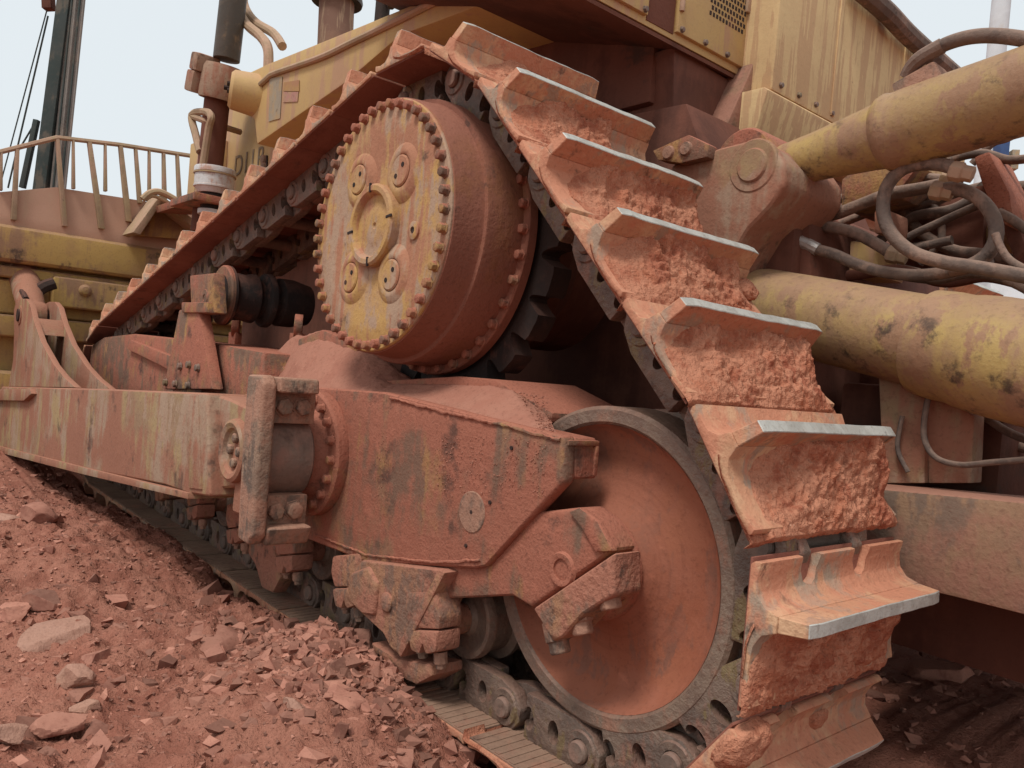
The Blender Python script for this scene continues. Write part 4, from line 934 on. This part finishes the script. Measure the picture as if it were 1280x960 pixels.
for k in range(1500):
    t = rs.uniform(0, .97); u = rs.uniform(0, 1)**1.4
    a = AY(430+(700-430)*t, 491+(546-491)*t, .015); b = AY(430+(690-430)*t, 484+12*t**3, .13)
    q = a+(b-a)*u; P.append(q+[0, 0, .003]); R_.append(rs.uniform(.0015, .005))
for k in range(500):                                   # crumbs stuck on the side of the frame
    cx = rs.choice([560, 566, 600, 640, 672, 480]); py = 545+80*rs.beta(1.2, 1.5); q = AY(cx+rs.normal(0, 9)-(py-545)*.10, py, YF)
    P.append(q+[0, -.0005, 0]); R_.append(rs.uniform(.0015, .0042))
stones('mud_crumbs', P, R_, M_pile, 4, rf)

# ------------------------------------------------------------------ rubble on the ground
rs = np.random.RandomState(21)
P = []; R_ = []
def put(x, y, r): P.append((x, y, float(gheight(np.array(x), np.array(y)))-r*.05)); R_.append(r)
for k in range(16000):
    x = rs.uniform(-4.5, .6); y = rs.uniform(-1.6, .05)
    put(x, y, .0025+.010*rs.rand()**2.5)
for k in range(2600):
    x = rs.uniform(-6.5, .5); y = rs.uniform(-1.9, -.02)
    if fbm(x*1.3, y*1.3, 4.4, 3) > -.12: put(x, y, .009+.030*rs.rand()**3)
for k in range(170):
    x = rs.uniform(-5, .3); y = rs.uniform(-1.9, -.1); put(x, y, .022+.035*rs.rand()**2)
for k in range(1500):                                  # broken stone heaped by the guard
    x = rs.normal(-.85, .27); y = rs.normal(-.20, .13)
    put(x, y, .006+.036*rs.rand()**2.4)
for k in range(700):
    x = rs.uniform(-.2, 1.4); y = rs.uniform(.9, 3.0); put(x, y, .008+.03*rs.rand()**2)
rub = stones('rubble', P, R_, M_stone, 9); rub['label'] = 'loose broken red stone strewn over the ground'

def rock(px, py, w_px, ht, label, m_=M_stone, seed=0, squash=.6, turn=0.0, sink=.25):
    q = AZ(px, py, .05)
    q[2] = gheight(np.array(q[0]), np.array(q[1])); dist = np.dot(q-CP, FWD); r = w_px/F*dist/2
    bm = bmesh.new(); bmesh.ops.create_icosphere(bm, subdivisions=4, radius=1.0)
    V = np.array([v.co[:] for v in bm.verts]); rsd = np.random.RandomState(seed)
    for k in range(11):                                  # chop facets
        n = rsd.normal(0, 1, 3); n /= np.linalg.norm(n); d = rsd.uniform(.45, .8); ex_ = np.maximum(V@n-d, 0); V = V-ex_[:, None]*n
    V = V*(1+.10*fbm(V[:, 0]*2+seed, V[:, 1]*2, V[:, 2]*2, 4)[:, None]+.04*fbm(V[:, 0]*9, V[:, 1]*9+seed, V[:, 2]*9, 3)[:, None])
    V = V*np.array([1.25, .95, squash])*r*1.2
    for v, co in zip(bm.verts, V): v.co = co
    me = bpy.data.meshes.new('rock'); bm.to_mesh(me); bm.free()
    for p_ in me.polygons: p_.use_smooth = True
    me.set_sharp_from_angle(angle=math.radians(22)); me.materials.append(m_)
    o = link('rock', me); o.location = (q[0], q[1], q[2]+r*squash*(.75-sink*2)); o.rotation_euler = (rsd.uniform(-.25, .25), rsd.uniform(-.25, .25), turn)
    tag(o, label, 'rock', 'larger rocks lying on the rubble'); return o
rock(62, 803, 84, 0, 'long pale flat rock at the left edge, largest of the loose rocks', M_stone2, 1, .42, 2.3)
rock(88, 868, 44, 0, 'rounded pale rock below the long flat one at the left', M_stone2, 2, .6, .4)
rock(102, 892, 34, 0, 'small pale pink rock touching the rounded pale one', M_stone2, 3, .6, 1.2)
rock(275, 812, 62, 0, 'flat round red slab half sunk in the middle of the rubble', M_stone, 4, .35, .2, .3)
rock(55, 772, 40, 0, 'square brown rock just above the long pale flat rock', M_stone, 5, .7, .9)
rock(12, 775, 44, 0, 'dark rock cut by the left edge of the picture', M_stone, 6, .6, .1)
rock(48, 676, 40, 0, 'red rock near the push arm at the far left', M_stone, 7, .6, 1.9)
rock(5, 672, 34, 0, 'pale rock at the left edge below the push arm', M_stone2, 8, .6, .7)
rock(75, 920, 50, 0, 'low brown rock near the bottom left corner', M_stone, 9, .6, 2.0)
rock(120, 915, 40, 0, 'reddish rock right of the low brown one in the bottom left', M_stone, 10, .6, 2.6)
rock(8, 952, 50, 0, 'pink rock in the bottom left corner', M_stone2, 12, .6, 1.3)
rock(420, 920, 58, 0, 'long flat rock lying at the bottom between rubble and track', M_stone, 13, .35, 2.5)
rock(445, 832, 40, 0, 'angular red rock on the stone heap below the roller guard', M_stone, 14, .6, .5)
rock(365, 934, 34, 0, 'angular pink rock left of the long flat one at the bottom', M_stone2, 15, .6, .5)
rock(300, 700, 34, 0, 'brown rock beside the shoe ends in the middle distance', M_stone, 16, .6, .5)
rock(1180, 850, 62, 0, 'dusty rock in the shade under the ripper beam', M_stone, 17, .6, .5)

# ------------------------------------------------------------------ white pail on its bracket
q = AY(266, 252, .48)
pr_ = empty('pail', q); pr_.scale = (.66,.66,.72); tag(pr_, 'white plastic pail with a dark lower half on the bracket by the nose', 'pail')
mb = MB(); mb.lathe([(0,.26),(.20,.26),(.205,.25),(.205,.21),(.195,.205),(.195,.09),(.20,.085),(.20,.07),(.185,.065),(.15,.02),(0,.02)], (0,0,.05), (0.0,0,1), 40); mb.build('body', M_white, pr_, 0, 30)
mb = MB(); mb.lathe([(0,-.10),(.115,-.10),(.13,.06),(0,.06)], (0,0,.02), (0,0,1), 32); mb.build('base', M_dark, pr_, .004)
mb = MB(); mb.lathe([(.116,-.13),(.14,-.13),(.14,-.085),(.116,-.085)], (0,0,.0), (0,0,1), 32, closed=True); mb.build('foot_ring', M_white, pr_, .003)
mb = MB(); mb.lathe([(.2005,.19),(.2095,.192),(.2095,.203),(.2005,.204)], (0,0,.05), (0,0,1), 40, closed=True); mb.build('lid_band', M_rack, pr_, 0)

# ------------------------------------------------------------------ far things
def far(px, py, dist): return CP+(((px-640)/F)*RGT+((py-480)/F)*DWN+FWD)*dist
rig = empty('drill_rig', (far(55,420,26)[0], far(55,420,26)[1], 0)); tag(rig, 'tall dark green drilling mast standing behind the blade', 'drill rig')
base = np.array(rig.location)
def seg_box(a, b, w, d, name, m_, par):
    a = Vector(a)-Vector(base); b = Vector(b)-Vector(base); z = (b-a).normalized(); s_ = Vector(RGT); x = (s_-z*s_.dot(z)).normalized(); y = z.cross(x)
    M = Matrix((x, y, z)).transposed(); mb = MB(); mb.box((a+b)/2, (w, d, (b-a).length), M); return mb.build(name, m_, par, .01)
D = 26
seg_box(far(46,300,D), far(92,-60,D), .40, .5, 'mast_box', M_mast, rig)
seg_box(far(66,300,D), far(103,-60,D), .36, .3, 'drill_pipe', M_mastg, rig)
for k in range(4): seg_box(far(60+k*5,300,D-.3), far(96+k*5,-60,D-.3), .05, .06, 'guide_rail', M_mastg if k % 2 else M_mast, rig)
for a, b, c_, d_ in ((0,232,62,0),(10,235,60,20),(22,190,46,150)):
    mb = MB(); mb.cyl(far(a,b,D)-base, far(c_,d_,D)-base, .03 if a else .022, seg=6); mb.build('cable', M_mast, rig, 0)
seg_box(far(28,235,D), far(46,150,D), .16, .16, 'mast_ram', M_mast, rig)
seg_box(far(60,-12,D), far(61,12,D), .3, .3, 'sheave_block', M_maroon, rig)
mb = MB(); fb = far(60,300,D)-base; mb.box((fb[0], fb[1], .9), (4.5, 2.6, 1.6)); mb.box((fb[0]-.3, fb[1], 2.0), (2.6, 2.0, .8)); mb.build('carrier_body', M_mast, rig, .05)
for s_ in (-1, 1):
    mb = MB(); mb.box((fb[0], fb[1]+s_*1.5, .25), (4.8, .6, .9)); mb.build('crawler', M_dark, rig, .3)
# lamp pole beyond the tank
lp = far(1246, 60, 30); pole = empty('light_pole', (lp[0], lp[1], 0)); tag(pole, 'tall pale pole with a small blue sign at the upper right', 'light pole')
mb = MB(); mb.cyl((0,0,0), (0,0,45), .36, .26, seg=16); mb.build('shaft', M_pole, pole, 0)
mb = MB(); mb.cyl((0,0,0), (0,0,.15), .45, .45, seg=16); mb.build('base_plate', M_pole, pole, .01)
# site cabin seen under the tilt cylinder
cq = far(1330, 300, 22); cab = empty('site_cabin', (cq[0], cq[1], 0)); tag(cab, 'far pale cabin glimpsed past the hoses at the right edge', 'cabin')
Rz = Matrix.Rotation(math.radians(40), 3, 'Z')
mb = MB(); mb.box((0,0,2.6), (5,4,5.2), Rz); mb.build('wall', M_pole, cab, .02)
mb = MB(); mb.box((0,0,5.28), (5.4,4.4,.16), Rz); mb.build('roof', M_pole, cab, .02)
bp_ = far(1250, 198, 29.4)-np.array(pole.location); mb = MB(); mb.box(bp_, (.30,.75,1.1), Rz); mb.build('blue_sign', M_blue, pole, .02)
mb = MB(); mb.box(bp_+np.array([.35,.30,-.05]), (.25,.35,.7), Rz); mb.build('pale_sign', M_strip, pole, .02)
for k in range(2):
    mb = MB(); wv = Rz @ Vector((-1.2+2.4*k, -2.01, 2.6)); mb.box(wv, (1.1,.06,1.2), Rz); wn = mb.build('window', M_pole, cab, .01)
    mb = MB(); wv = Rz @ Vector((-1.2+2.4*k, -2.045, 2.6)); mb.box(wv, (.95,.02,1.05), Rz); mb.build('pane', M_dark, wn, .005)
